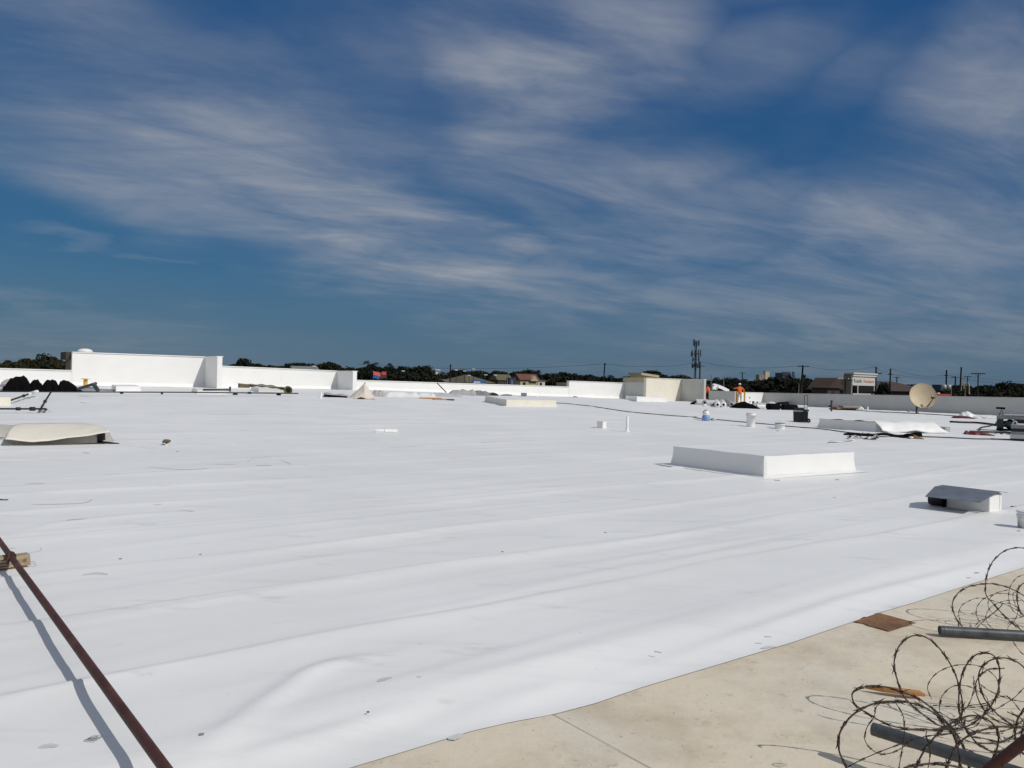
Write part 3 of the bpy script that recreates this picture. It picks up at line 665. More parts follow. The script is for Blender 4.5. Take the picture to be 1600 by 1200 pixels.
def belt(x, yt, Y, kind, w, row):
    lf = rng.choice(stretch(x)); where = next(m_[2] for m_ in MARKS if m_[0] <= x < m_[1])
    tree(x, yt, Y, kind, lf, f'{HABIT[kind]} {TONE[lf]} {row} row tree {where}', 'trees in the belt beyond the roof', w)
x = -60.
while x < 1680:
    if not (150 < x < 320):
        belt(x, prof(x) + rng.uniform(-1.0, 2.0), rng.uniform(230, 330), rng.choice(['round', 'tall', 'broad', 'round', 'broad']), rng.uniform(1.0, 1.4), 'back')
        x2 = x + rng.uniform(4, 9)
        blocked = 690 < x2 < 860 or 1175 < x2 < 1240 or 1285 < x2 < 1480 or 445 < x2 < 505 or 578 < x2 < 610
        if not blocked: belt(x2, prof(x2) + rng.uniform(5, 10), rng.uniform(150, 215), rng.choice(['round', 'broad', 'tall']), rng.uniform(.9, 1.25), 'front')
    x += rng.uniform(8.5, 12.5)
def one(px, yt, Y, kind, leaf, label, w=1., name='tree'): tree(px, yt, Y, kind, leaf, label, None, w, name)
one(76, 551, 200, 'tall', 'leaf_mid', 'green tree rising highest just left of the tallest parapet', 1.3)
one(381, 558.5, 210, 'round', 'leaf_dark', 'round dark tree rising above the wing of the tallest parapet', .9)
one(515, 563.5, 210, 'round', 'leaf_dark', 'round dark tree beside the white roof cupola', 1.0)
one(662, 570, 210, 'round', 'leaf_dark', 'broad round dark tree left of the thin dark utility pole', 1.2)
one(820, 573, 215, 'broad', 'leaf_dark', 'broad dark tree directly behind the cream gabled house', 1.2)
one(1012, 577, 215, 'broad', 'leaf_dark', 'dark bushy tree above the beige pediment', 1.1)
one(1579, 591, 190, 'loose', 'leaf_dark', 'sparse leafless looking tree top at the far right', 1.0)
one(1243, 578.5, 205, 'loose', 'leaf_dark', 'sparse tree just left of the leaning crossarm pole', .8)
one(1382, 596, 120, 'round', 'leaf_dark', 'dark bush at the right edge of the white shopfront', .55)
# yucca-like tree with flat dark leaf heads
def palm(px, yt, Y, heads, label):
    p = atY(px, 600, Y); root = T('palm_tree', label, 'tree', (p.x, p.y, GZ)); s_ = Y / F; zt = atY(px, yt, Y).z - GZ
    O('trunk', MB().tube([(0, 0, 0), (.1, 0, zt * .5), (0, 0, zt - .8)], [.3, .25, .2], 7), M['bark'], root)
    for dx, dy, ln in heads:
        c0 = Vector((dx * s_, 0, zt - dy * s_)); mb = MB(); mb.tube([(0, 0, zt - 1.2), c0], [.12, .06], 5)
        for k in range(26):
            th = k * 2.399; el_ = rng.uniform(-.45, .6); d = Vector((math.cos(th) * math.cos(el_), math.sin(th) * math.cos(el_), math.sin(el_))); w = d.cross(Vector((0, 0, 1))).normalized() * .12
            l_ = ln * s_ * rng.uniform(.7, 1.1); mb.add([c0 - w, c0 + d * l_ * .6 - w * 1.4 , c0 + d * l_ - Vector((0, 0, .25)), c0 + d * l_ * .6 + w * 1.4, c0 + w], [(0, 1, 2, 3, 4)])
        O('leaf_head', mb, M['leaf_dark'], root)
palm(580, 566, 170, [(-8, 0, 8), (6, 2, 8), (0, 5, 8)], 'dark palm with two flat leaf heads above the red shopfront')
palm(608, 569, 172, [(0, 0, 6), (3, 4, 6)], 'smaller dark palm right of the two headed palm')

# ------------------------------------------------------------------ buildings beyond
def bld(name, label, cat, px0, px1, yt, Y, depth, yb=None):
    """building whose sunlit face runs along B from column px0 to px1"""
    p = atY(px0, yt, Y); p0 = Vector((p.x, p.y, 0)); d = ray(px1, yt)
    # p0 + t B on the vertical plane through column px1
    k = d.x / d.y; t = (p0.x - k * p0.y) / (k * B.y - B.x)
    zt = p.z; root = T(name, label, cat, (p0.x, p0.y, GZ), YAW)
    return root, t, zt - GZ, Y / F
def gable(w, dpt, z0, h, over=.4, along='x'):
    mb = MB(); o = over
    if along == 'x':
        vs = [(-o, -o, z0), (w + o, -o, z0), (w + o, dpt / 2, z0 + h), (-o, dpt / 2, z0 + h), (-o, dpt + o, z0), (w + o, dpt + o, z0)]
        mb.add(vs, [(0, 1, 2, 3), (3, 2, 5, 4), (0, 3, 4), (1, 5, 2)])
    else:
        vs = [(-o, -o, z0), (w / 2, -o, z0 + h), (w + o, -o, z0), (-o, dpt + o, z0), (w / 2, dpt + o, z0 + h), (w + o, dpt + o, z0)]
        mb.add(vs, [(0, 3, 4, 1), (1, 4, 5, 2), (0, 1, 2), (3, 5, 4)])
    return mb
def boxm(x0, x1, y0, y1, z0, z1): return MB().box(((x0 + x1) / 2, (y0 + y1) / 2, (z0 + z1) / 2), (x1 - x0, y1 - y0, z1 - z0))
# sign shop: white front, side wall coloured grey for its shade
r_, w, h, s_ = bld('shop_building', 'white fronted shop with cornice and dark window beside brown roofs', 'shop', 1331.5, 1367, 582, 120, 9)
O('wall', boxm(0, w, 0, 1.3, 0, h - .9), M['shopwhite'], r_)
O('side_wall', boxm(-.06, -.003, .10, 1.3, 0, h - .2), M['stonegrey'], r_)
O('cornice', boxm(-.1, w + .25, -.35, 1.2, h - 2.3 * s_, h), M['shopwhite'], r_)
O('cornice', boxm(0, w + .15, -.22, 1.0, h - 5.8 * s_, h - 2.35 * s_), M['shopwhite'], r_)
O('fascia', boxm(.05, w, -.07, -.003, h - 20 * s_, h - 5.85 * s_), M['shopwhite'], r_)
wn = O('window', boxm(.12, w - .2, -.03, .1, h - 32.5 * s_, h - 20.1 * s_), M['glass'], r_)
O('mullion', boxm(w * .23, w * .26, -.07, -.032, h - 32.5 * s_, h - 20.1 * s_), M['shopwhite'], wn)
O('sill', boxm(.02, w - .02, -.18, -.003, h - 37 * s_, h - 32.6 * s_), M['shopwhite'], r_)
def letters(txt, height, width, root, loc, mat_, rotx=R(90)):
    cu = bpy.data.curves.new('lettering', 'FONT'); cu.body = txt; cu.size = 1; cu.extrude = .02; cu.offset = .012
    to = bpy.data.objects.new('lettering', cu); COL.objects.link(to); bpy.context.view_layer.update()
    me = bpy.data.meshes.new_from_object(to.evaluated_get(bpy.context.evaluated_depsgraph_get())); bpy.data.objects.remove(to)
    xs = [v.co.x for v in me.vertices]; ys = [v.co.y for v in me.vertices]; sx = width / (max(xs) - min(xs)); sy = height / (max(ys) - min(ys))
    for v in me.vertices: v.co = Vector(((v.co.x - min(xs)) * sx, -v.co.z * .5, (v.co.y - min(ys)) * sy))
    me.name = 'lettering'; me.materials.clear(); o = O('lettering', me, M[mat_], root); o.location = loc; return o
letters('Rustik', 5.6 * s_, w * .36, r_, (w * .06, -.08, h - 15.5 * s_), 'signgreen')
letters('Furniture', 4.8 * s_, w * .46, r_, (w * .49, -.08, h - 15.5 * s_), 'signred')
# long brown roof
r_, w, h, s_ = bld('long_building', 'long low building with brown roof right of the white shop', 'building', 1367, 1452, 616, 135, 12)
O('wall', boxm(0, w, 0, 9, 0, h + .6), M['brown'], r_)
zt = atY(1400, 598, 140).z - GZ
O('roof', MB().add([(-.5, -1.0, h + .61), (w + .5, -1.0, h + .61), (w - 1.5, 6, zt + .3), (1.5, 6, zt + .3), (-.5, 13, h + .6), (w + .5, 13, h + .6)], [(0, 1, 2, 3), (3, 2, 5, 4), (0, 3, 4), (1, 5, 2)]), M['roofbrown'], r_)
for i in range(5): O('window', boxm(w * (.1 + .18 * i), w * (.2 + .18 * i), -.04, .1, h - 1.4, h - .2), M['glass2'], r_)
# brown gabled house
r_, w, h, s_ = bld('gabled_house', 'dark brown gabled house left of the white shop', 'house', 1293, 1312, 606, 110, 9)
O('wall', boxm(0, w, 0, 2.4, 0, h), M['brown'], r_); O('roof', gable(w, 2.4, h + .003, 1.4, .4, 'y'), M['roofbrown'], r_)
O('window', boxm(w * .35, w * .6, -.04, .1, h - 1.5, h - .4), M['glass2'], r_)
r_, w, h, s_ = bld('hip_roofed_house', 'house with pale brown hip roof behind dark gabled house', 'house', 1313, 1324, 597, 150, 10)
O('wall', boxm(0, w, 0, 2, 0, h), M['beigewall'], r_); O('roof', MB().add([(-.4, -.4, h + .003), (w + .4, -.4, h + .003), (w + .4, 2.4, h + .003), (-.4, 2.4, h + .003), (w * .35, 1, h + 1.0), (w * .65, 1, h + 1.0)], [(0, 1, 5, 4), (1, 2, 5), (2, 3, 4, 5), (3, 0, 4)]), mat('pale_shingle', (.20, .17, .15), .85, .12, 1), r_)
# red canopy strip
r_, w, h, s_ = bld('canopy_building', 'low building with red canopy right of the satellite dish', 'building', 1454, 1477, 615, 125, 6)
O('canopy', boxm(0, w, -.8, 1, h - .55, h), M['redroof'], r_); O('wall', boxm(.1, w - .1, .3, 1, 0, h - .56), M['brown'], r_); O('roof_lamp', boxm(w * .35, w * .5, -.3, 0, h + .01, h + .18), M['lamp'], r_)
# grey roof tanks and block
r_, w, h, s_ = bld('flat_building', 'dark flat roofed block carrying pale tanks behind the red canopy', 'building', 1470, 1487, 601, 190, 9)
O('wall', boxm(0, w, 0, 2, 0, h), M['navy'], r_)
for px in (1475.5, 1483):
    p = atY(px, 605, 165); tk = T('pole_transformer', 'pale cylindrical transformer ' + ('left' if px < 1480 else 'right') + ' of the dark utility pole', 'transformer', (p.x, p.y, p.z), 0)
    O('can', MB().lathe([(.0, -.45), (.38, -.45), (.38, .4), (.3, .5), (0, .5)], 14), M['lamp'], tk); O('bracket', boxm(-.05, .05, .2, .8, -.1, .1), M['steel'], tk)
# navy box and beige tower far away
r_, w, h, s_ = bld('office_block', 'dark navy flat office block right of the beige tower', 'building', 1223, 1235, 582.5, 420, 18)
O('wall', boxm(0, w, 0, 4.5, 0, h), M['navy'], r_); O('parapet', boxm(-.15, w + .15, -.15, .3, h + .003, h + .5), M['navy'], r_)
for i in range(3): O('window_band', boxm(.4, w - .4, -.06, .1, h - 1.8 - 2.4 * i, h - .8 - 2.4 * i), M['glass2'], r_)
r_, w, h, s_ = bld('beige_tower', 'narrow beige tower with lower wing behind dark trees', 'building', 1196, 1202.5, 580.5, 520, 4)
O('tower', boxm(0, w, 0, 1.5, 0, h), M['beigewall'], r_); O('wing', boxm(-6.0, -.005, .5, 3, 0, h - 2.2), M['stonegrey'], r_); O('cap', boxm(-.2, w + .2, -.2, 1.7, h + .003, h + .3), M['beigewall'], r_)
# left centre: houses and shops
r_, w, h, s_ = bld('cream_house', 'cream house with brown roof and front gable beyond low parapet', 'house', 813, 840, 593.5, 170, 9)
O('wall', boxm(0, w, 0, 2.2, 0, h), M['beigewall'], r_); O('roof', gable(w, 2.2, h + .003, 1.3, .4, 'x'), mat('red_brown_shingle', (.13, .055, .04), .85, .15, 1), r_)
O('gable', MB().add([(w * .5, -.6, h - .2), (w * .95, -.6, h - .2), (w * .725, -.6, h + 1.0), (w * .5, .3, h - .2), (w * .95, .3, h - .2), (w * .725, 1.0, h + 1.0)], [(0, 1, 2), (0, 2, 5, 3), (1, 4, 5, 2)]), M['beigewall'], r_)
O('window', boxm(w * .15, w * .3, -.04, .1, h - 1.6, h - .5), M['glass2'], r_)
r_, w, h, s_ = bld('pale_shed', 'small pale shed right of the cream gabled house', 'shed', 841, 860, 595.5, 175, 5)
O('wall', boxm(0, w * .55, 0, .6, 0, h), M['shopwhite'], r_); O('roof', boxm(-.2, w * .58, -.2, .8, h + .003, h + .15), M['stonegrey'], r_); O('door', boxm(w * .12, w * .3, -.04, .05, h - 2.2, h - .3), M['glass2'], r_)
r_, w, h, s_ = bld('olive_roof_barn', 'wide barn with olive metal roof behind the blue sign', 'barn', 731, 770, 598, 185, 14)
O('wall', boxm(0, w, 0, 12, 0, h), M['brown'], r_); zt = atY(745, 586, 190).z - GZ
O('roof', MB().add([(-.8, -.8, h + .003), (w + .6, -.8, h + .003), (w - 3, 6, zt), (3.2, 6, zt), (-.8, 13, h), (w + .6, 13, h)], [(0, 1, 2, 3), (3, 2, 5, 4), (0, 3, 4), (1, 5, 2)]), M['roofolive'], r_)
r_, w, h, s_ = bld('blue_sign', 'long blue shop sign with white lettering bar in front of the barn', 'sign', 738, 758, 593.8, 165, .4)
O('board', boxm(0, w, 0, .25, h - .75, h), M['bluesign'], r_); O('white_band', boxm(w * .06, w * .62, -.03, -.003, h - .55, h - .28), M['shopwhite'], r_)
for xx in (.1, w - .1): O('post', MB().tube([(xx, .12, 0), (xx, .12, h - .75)], .08, 6), M['steel'], r_)
r_, w, h, s_ = bld('small_house', 'small house with low grey gable left of the barn', 'house', 689, 707, 597.5, 190, 8)
O('wall', boxm(0, w, 0, 2, 0, h), M['stonegrey'], r_); O('roof', gable(w, 2, h + .003, .75, .3, 'y'), mat('grey_shingle', (.17, .155, .13), .85, .12, 1), r_)
r_, w, h, s_ = bld('dark_building', 'dark olive roofed building right of the barn', 'building', 778, 800, 594, 190, 10)
O('wall', boxm(0, w, 0, 3, 0, h), M['brown'], r_); O('roof', gable(w, 3, h + .003, 1.4, .3, 'x'), M['roofolive'], r_)
r_, w, h, s_ = bld('navy_shed', 'dark blue shed between white post and cream house', 'shed', 796, 806, 590, 160, 5)
O('wall', boxm(0, w, 0, 1, 0, h), M['navy'], r_); O('door', MB().add([(w * .3, -.03, h - 1.9), (w * .6, -.03, h - 1.9), (w * .5, -.03, h - .5), (w * .3, -.03, h - .4), (w * .3, 0, h - 1.9), (w * .6, 0, h - 1.9), (w * .5, 0, h - .5), (w * .3, 0, h - .4)], [(0, 1, 2, 3), (0, 4, 5, 1), (1, 5, 6, 2), (2, 6, 7, 3), (3, 7, 4, 0)]), mat('lilac_door', (.16, .15, .24), .7, .1, 2), r_)
r_, w, h, s_ = bld('grey_roof_building', 'low grey roofed building with white cupola behind the medium parapet', 'building', 458, 497, 577.5, 190, 9)
O('wall', boxm(0, w, 0, 2, 0, h), M['stonegrey'], r_); O('roof', gable(w, 2, h + .003, .9, .3, 'x'), mat('slate_roof', (.16, .17, .17), .8, .1, 1), r_)
cu_ = O('cupola', boxm(w * .88, w * 1.0, 1.6, 3.0, h - .1, h + .9), M['shopwhite'], r_); O('cap', boxm(w * .86, w * 1.02, 1.4, 3.2, h + .902, h + 1.1), M['shopwhite'], cu_)
r_, w, h, s_ = bld('red_shopfront', 'red and blue shopfront panels glimpsed under the palms', 'shop', 583, 604, 579.8, 160, 5)
O('wall', boxm(0, w, 0, 5, 0, h - .2), M['brown'], r_)
O('red_panel', MB().add([(0, -.1, h - .8), (w * .55, -.1, h - 1.0), (w * .5, -.1, h - .3), (0, -.1, h), (0, 0, h - .8), (w * .55, 0, h - 1.0), (w * .5, 0, h - .3), (0, 0, h)], [(0, 1, 2, 3), (0, 4, 5, 1), (1, 5, 6, 2), (2, 6, 7, 3)]), mat('pink_red_panel', (.62, .12, .12), .6, .1, 1.5), r_)
O('red_panel', boxm(w * .62, w * .95, -.1, -.003, h - .75, h - .05), M['redsign'], r_); O('blue_panel', boxm(0, w * .5, -.09, -.003, h - 1.6, h - .95), M['bluesign'], r_)
r_, w, h, s_ = bld('white_clerestory', 'white roof lantern beside the round tree right of the palms', 'roof lantern', 680, 688, 577, 230, 3)
O('wall', boxm(w * .3, w * .7, .4, 2.2, 0, h - .3), M['shopwhite'], r_); O('roof', boxm(0, w, 0, 3, h - .28, h), M['shopwhite'], r_)

# ------------------------------------------------------------------ poles, lamps, tower, wires
TOPS = {}
def pole(px, yt, Y, label, arms=(), lean=0, r=.14, m_='polewood', name='utility_pole', cat='utility pole', extras=None):
    p = atY(px, yt, Y); s_ = Y / F; h = p.z - GZ; root = T(name, label, cat, (p.x, p.y, GZ), facing(p))
    lx = lean * s_
    O('shaft', MB().tube([(-lx * h / (h + 0.0001) * 2.2, 0, 0), (0, 0, h)], [r * 1.25, r * .85], 8), M[m_], root)
    for dy, hl, hr in arms:
        z = h - dy * s_; x0 = -lx * 2.2 * (1 - z / h)
        a = O('crossarm', boxm(x0 - hl * s_, x0 + hr * s_, -r - .12, -r - .002, z - .09, z + .09), M[m_], root)
        for k in (-.9, -.45, .45, .9):
            xx = x0 + (hl if k < 0 else hr) * s_ * k
            if abs(xx - x0) > .25: O('insulator', MB().tube([(xx, -r - .06, z + .092), (xx, -r - .06, z + .26)], .05, 6), M['lamp'], a)
    TOPS[px] = Vector((p.x, p.y, p.z)); return root, h, s_
pole(704, 569, 170, 'thin dark utility pole right of the round dark tree', [(3, 2.5, 2)], r=.13)
pole(945, 567, 190, 'lone dark utility pole above trees right of center', [(2.2, 2, 3.5)], lean=1.2, r=.16)
pole(1094, 565, 230, 'dark utility pole with one sided crossarm beside the cell tower', [(7, 2, 7)], r=.2)
pole(1160, 582, 230, 'short T shaped pole above the worker in orange', [(.6, 4, 4.5)], r=.15)
pole(1254.5, 571, 170, 'leaning dark pole with wide crossarm left of brown houses', [(1.4, 8.5, 10)], lean=1.6, r=.2)
pole(1321, 593, 90, 'double headed dark lamp pole in front of the hip roofed house', [(.8, 10, 10)], r=.09, m_='brown', name='lamp_pole', cat='lamp pole')
pole(1369, 573, 130, 'dark utility pole touching the right edge of the white shop', [(10, 1, 8.5)], r=.13)
pole(1391.5, 576, 135, 'dark utility pole standing before the long brown roof', [(8.5, 4, 3)], lean=.5, r=.13)
pole(1401.5, 589, 260, 'small T pole above the long brown roof', [(.8, 4.5, 5)], r=.18)
pole(1479, 578, 165, 'dark utility pole carrying two pale transformers', [(8.5, 3.5, 2)], r=.16)
pole(1493, 588, 200, 'short dark pole right of the transformer pole', [(1.5, 6, 1)], r=.17)
pole(1502, 573.5, 165, 'bare dark pole leaning slightly right of the transformers', [], lean=.9, r=.16)
pole(1512, 588, 210, 'small crossarm pole between bare leaning pole and broad T pole', [(.5, 5.5, 5.5)], r=.13)
r_, h, s_ = pole(1528.5, 583, 150, 'broad T shaped pole with wide braced crossarm at right', [(.6, 10.5, 10)], r=.11, m_='steel')
O('brace', MB().tube([(-.45, 0, h - .15), (-.3, 0, h - .5), (0, 0, h - .6), (.3, 0, h - .5), (.45, 0, h - .15)], .04, 6), M['steel'], r_)
# thin light poles
for px, yt, lab in ((1111.5, 586, 'thin pale lamp post just right of the cream block'), (1131, 588, 'thin pale lamp post left of the worker in orange'), (1248.5, 600, 'thin pale leaning post above the parapet left of tool cart handle'), (793, 585, 'white post beside the dark blue shed'), (1486.5, 604, 'thin pale post right of the transformers')):
    pole(px, yt, 110, lab, [], r=.06, m_='lamp', name='lamp_post', cat='lamp post', lean=1.0 if px == 1248.5 else 0)
for px, yt, lab in ((726, 580, 'pale street lamp on mast before the olive barn'), (713, 578.5, 'street lamp head next to the thin dark pole'), (740, 577, 'brightest street lamp head above the olive barn'), (759, 586, 'street lamp head at right end of the olive barn'), (774, 586.5, 'street lamp head above the dark olive roof'), (733, 587, 'street lamp head low before the olive barn'), (630, 580, 'pale street lamp bar among the near black trees')):
    r_, h, s_ = pole(px, yt, 150, lab, [], r=.05, m_='steel', name='street_lamp', cat='street lamp')
    O('lamp_head', boxm(-.30, .30, -.2, .05, h - .08, h + .12), M['lamp'], r_, bevel=.05)
# floodlight cluster
r_, h, s_ = pole(1508.5, 598.5, 110, 'cream floodlight mast with drooping lamp arms', [], r=.09, m_='beigewall', name='floodlight_mast', cat='floodlight mast')
for sx, ln in ((-1, 1.0), (1, 1.5), (-.35, .8)):
    O('lamp_arm', MB().tube(spline([(0, 0, h - .1), (sx * .25, -.1, h), (sx * .42, -.15, h - .25), (sx * .48, -.15, h - ln)], 4), .07, 6), M['beigewall'], r_)
# cell tower
r_, h, s_ = pole(1088, 533, 260, 'tall cell tower with stacked antenna rings above the cream block', [], r=.22, m_='steel', name='cell_tower', cat='cell tower')
for zi, (dy, rad, npan, ph) in enumerate(((3, .75, 9, 2.2), (20, 1.35, 9, 2.6), (29, .9, 6, 2.0), (38, 1.0, 9, 1.6))):
    z = h - dy * s_
    O('platform', MB().tube([(rad * math.cos(t), rad * math.sin(t), z) for t in np.linspace(0, 6.283, 13)[:-1]], .07, 5, closed=True), M['steel'], r_)
    for k in range(npan):
        t = k * 6.283 / npan + zi * .3; q = Vector((math.cos(t) * (rad + .2), math.sin(t) * (rad + .2), z + rng.uniform(-.25, .35)))
        O('antenna', MB().box(q, (.2, .34, ph * rng.uniform(.6, 1.0)), t), M['steel'], r_)
        if k % 3 == 0: O('strut', MB().tube([(0, 0, z), (q.x, q.y, z)], .06, 5), M['steel'], r_)
O('cable_tray', boxm(-.5, -.34, -.1, .1, 0, h - 1), M['steel'], r_)
def wire_run(pts, label, sag=.8, r=.022):
    mb = MB()
    for a, b_ in zip(pts[:-1], pts[1:]):
        mb.tube([a.lerp(b_, t) - Vector((0, 0, sag * 4 * t * (1 - t))) for t in np.linspace(0, 1, 13)], r, 4)
    tag(O('power_line', mb, M['cable']), label, 'power line')
wire_run([atY(560, 569, 185), TOPS[945] + Vector((0, 0, -.2)), TOPS[1094], TOPS[1254.5]], 'faint power line from lone pole past cell tower to leaning crossarm pole', 1.1, .03)
wire_run([TOPS[1254.5] + Vector((.8, 0, -.1)), TOPS[1369], TOPS[1391.5], TOPS[1479] + Vector((0, 0, -1)), atY(1640, 602, 150)], 'power line running from the leaning pole over the shops to far right', .7, .022)
wire_run([TOPS[1391.5] + Vector((0, 0, -.9)), TOPS[1493], TOPS[1512], atY(1650, 596, 190)], 'lower power line right of the dish between the short poles', .6, .02)

# ------------------------------------------------------------------ curbs and boxes on the roof
def curb(label, near, left, right, hpx, m_side, inset=.03, name='roof_curb', top=None, flange=.12):
    """membrane covered curb from three foot corners in the photograph (near, left, right)"""
    P = onroof(*near); L_ = onroof(*left); Rr = onroof(*right); s_ = P.y / F; h = hpx * s_
    a = L_ - P; b_ = Rr - P; root = T(name, label, 'roof curb', P)
    zl, zr = a.z, b_.z
    c4 = [Vector((0, 0, 0)), b_, a + b_, a]
    ctr = (a + b_) / 2
    mb = MB(); nseg = 10
    def side(p, q):
        def fn(t, k):
            base = p.lerp(q, t); w = .012 * mnoise.noise(Vector((base.x * 3 + 5, base.y * 3, k * 2)))
            inn = (ctr - base); inn.z = 0; inn.normalize()
            bow = inset * (k + .25 * math.sin(k * math.pi))
            p3 = base + inn * (bow + w); p3.z = base.z + k * h + .010 * mnoise.noise(Vector((base.x * 2, base.y * 2, 7))) * k
            return p3
        return fn
    for i in range(4): mb.grid(side(c4[i], c4[(i + 1) % 4]), nseg, 5)
    O('curb_wall', mb, M[m_side], root)
    tp = MB()
    def tf(u_, v_):
        base = b_ * u_ + a * v_; q = base.lerp(ctr, 0.0); inn = ctr - base; inn.z = 0; l_ = inn.length
        q = base + (inn.normalized() * inset if l_ > .01 else Vector((0, 0, 0))); e = min(u_, 1 - u_, v_, 1 - v_)
        q.z = base.z + h + .010 * mnoise.noise(Vector((base.x * 2, base.y * 2, 7))) - .018 * sst(e * 8); return q
    tp.grid(tf, 12, 12); O('curb_top', tp, M['roof' if top is None else top], root)
    if hpx > 12:   # welded corner patches and laps of the flashing
        for i in range(4):
            p, q = c4[i], c4[(i + 1) % 4]; f0 = side(p, q)
            for t0, t1 in ((.0, .05),):
                O('flashing_patch', MB().grid(lambda x, y: f0(t0 + (t1 - t0) * x, .02 + .95 * y) + (f0(t0 + (t1 - t0) * x, .5) - ctr).normalized() * .0015, 3, 5), M[m_side], root)
    # membrane skirt welded on the roof around the foot
    if flange:
        fl = MB(); o = [c4[i] + (c4[i] - ctr).normalized() * flange * 1.4 for i in range(4)]
        for i in range(4):
            p, q, p2, q2 = c4[i], c4[(i + 1) % 4], o[i], o[(i + 1) % 4]
            fl.add([p2 + Vector((0, 0, .006)), q2 + Vector((0, 0, .006)), q + Vector((0, 0, .03)), p + Vector((0, 0, .03))], [(0, 1, 2, 3)])
        O('base_flashing', fl, M['white'], root)
    return root, P, a, b_, h, s_
rt_, P_, a_, b2_, h_, s_ = curb('big white membrane curb standing alone right of center', (1194, 747), (1047, 727), (1338, 737), 34, 'white', .05, flange=.16)
fo = MB(); fo.add([(-.02, -.035, .02), (.03, -.03, .015), (.035, .0, h_ * .9), (-.015, -.012, h_ * 1.0), (-.06, .02, h_ * .5)], [(0, 1, 2, 3), (0, 3, 4)])
O('corner_fold', fo, M['white'], rt_, solid=.006)
curb('low cream fronted curb in the middle distance with grey left side', (791, 635), (757, 628), (870, 635.5), 10.5, 'cream', .04)
curb('low white curb in front of the cream parapet block', (995, 627.5), (964, 622), (1042, 629), 8, 'white', .04)
curb('white curb under the rolled olive tarp', (404, 613), (392, 610), (441, 614), 7, 'white', .02)
curb('long low white curb at foot of tallest parapet below its wing', (308, 615.5), (300, 612), (354, 617), 6.5, 'white', .02)
curb('white curb right of the yellow stand', (181, 612), (174, 609), (220, 612), 8.5, 'white', .02)
curb('white curb end cut by the left edge of the photo', (-40, 635), (-70, 628), (17, 634), 14, 'cream', .02)
# loosely draped curb right
rt_, P_, a_, b2_, h_, s_ = curb('large curb loosely draped in white membrane behind the black scraps', (1368, 675), (1276, 668), (1462, 677), 15, 'white', .10, flange=0)
def crum(u_, v_):
    v = v_ * 1.30 - .30; uu = u_ * 1.10 - .02
    nz_ = mnoise.noise(Vector((uu * 3.2, v * 5, 2.3))); n2_ = mnoise.noise(Vector((uu * 9, v * 6, 5.1)))
    if v >= 0:
        base = b2_ * uu + a_ * (v * .985); z = h_ * (1.0 + .20 * max(0, nz_) + .05 * n2_ + .10 * max(0, math.sin(uu * 7 + 1) * (1 - v)))
    else:
        k = -v / .30; base = b2_ * (uu + .05 * k * k * math.sin(uu * 6)) - a_.normalized() * (.04 + .16 * math.sin(k * 1.5) * (1 + .5 * nz_) + .10 * k); z = h_ * (1.0 - k * (.86 + .12 * math.sin(uu * 9))) + .02 * n2_
    if uu > .95: z *= 1 - 6 * (uu - .95) ** 1.2; 
    return Vector((base.x, base.y, base.z + max(.015, z)))
O('loose_sheet', MB().grid(crum, 48, 26), M['white'], rt_, solid=.005)

# exhaust hood
P_ = onroof(1546, 802); hd = T('exhaust_hood', 'white roof vent box under bent grey metal lid with black duct', 'roof vent', P_, YAW)   # local x along B, y along A
bx_, ay_, hz_ = .37, .52, .225
O('box', boxm(0, bx_, 0, ay_, -.01, hz_), M['white'], hd, bevel=.012)
O('corner_strip', boxm(bx_ - .075, bx_ - .06, -.006, -.0005, .0, hz_ * .96), M['white'], hd)
lid = MB(); LT = [(.0, .06), (.0, .70)]
vs = [(-.32, -.02, .160), (0.02, -.05, hz_ + .02), (bx_ * .55, -.045, hz_ + .034), (bx_ + .05, -.045, hz_ + .010), (-.41, .60, .160), (.02, .68, hz_ + .024), (bx_ * .55, .66, hz_ + .038), (bx_ + .05, .60, hz_ + .012)]
lid.add(vs, [(0, 1, 5, 4), (1, 2, 6, 5), (2, 3, 7, 6)]); O('lid', lid, M['sheet'], hd, solid=.006)
dz = Matrix.Translation((.02, .53, .105)) @ Matrix.Rotation(R(90), 4, 'X') @ Matrix.Rotation(R(90), 4, 'Y')
O('duct', MB().lathe([(.075, -.12), (.088, -.115), (.088, .06), (.075, .06), (.07, -.05), (0, -.05)], 18, M=Matrix.Translation((.0, .60, .095)) @ Matrix.Rotation(R(90), 4, 'X')), M['blackpl'], hd)
O('duct_flange', boxm(-.06, .16, .522, .535, .01, .2), M['black'], hd)
skirt = MB(); 
for (x0, y0, x1, y1) in ((-.09, -.09, bx_ + .09, -.002), (-.09, ay_ + .002, bx_ + .09, ay_ + .08), (-.09, -.001, -.002, ay_ + .001), (bx_ + .002, -.001, bx_ + .09, ay_ + .001)): skirt.add([(x0, y0, .006), (x1, y0, .006), (x1, y1, .007), (x0, y1, .007)], [(0, 1, 2, 3)])
O('base_flashing', skirt, M['white'], hd)

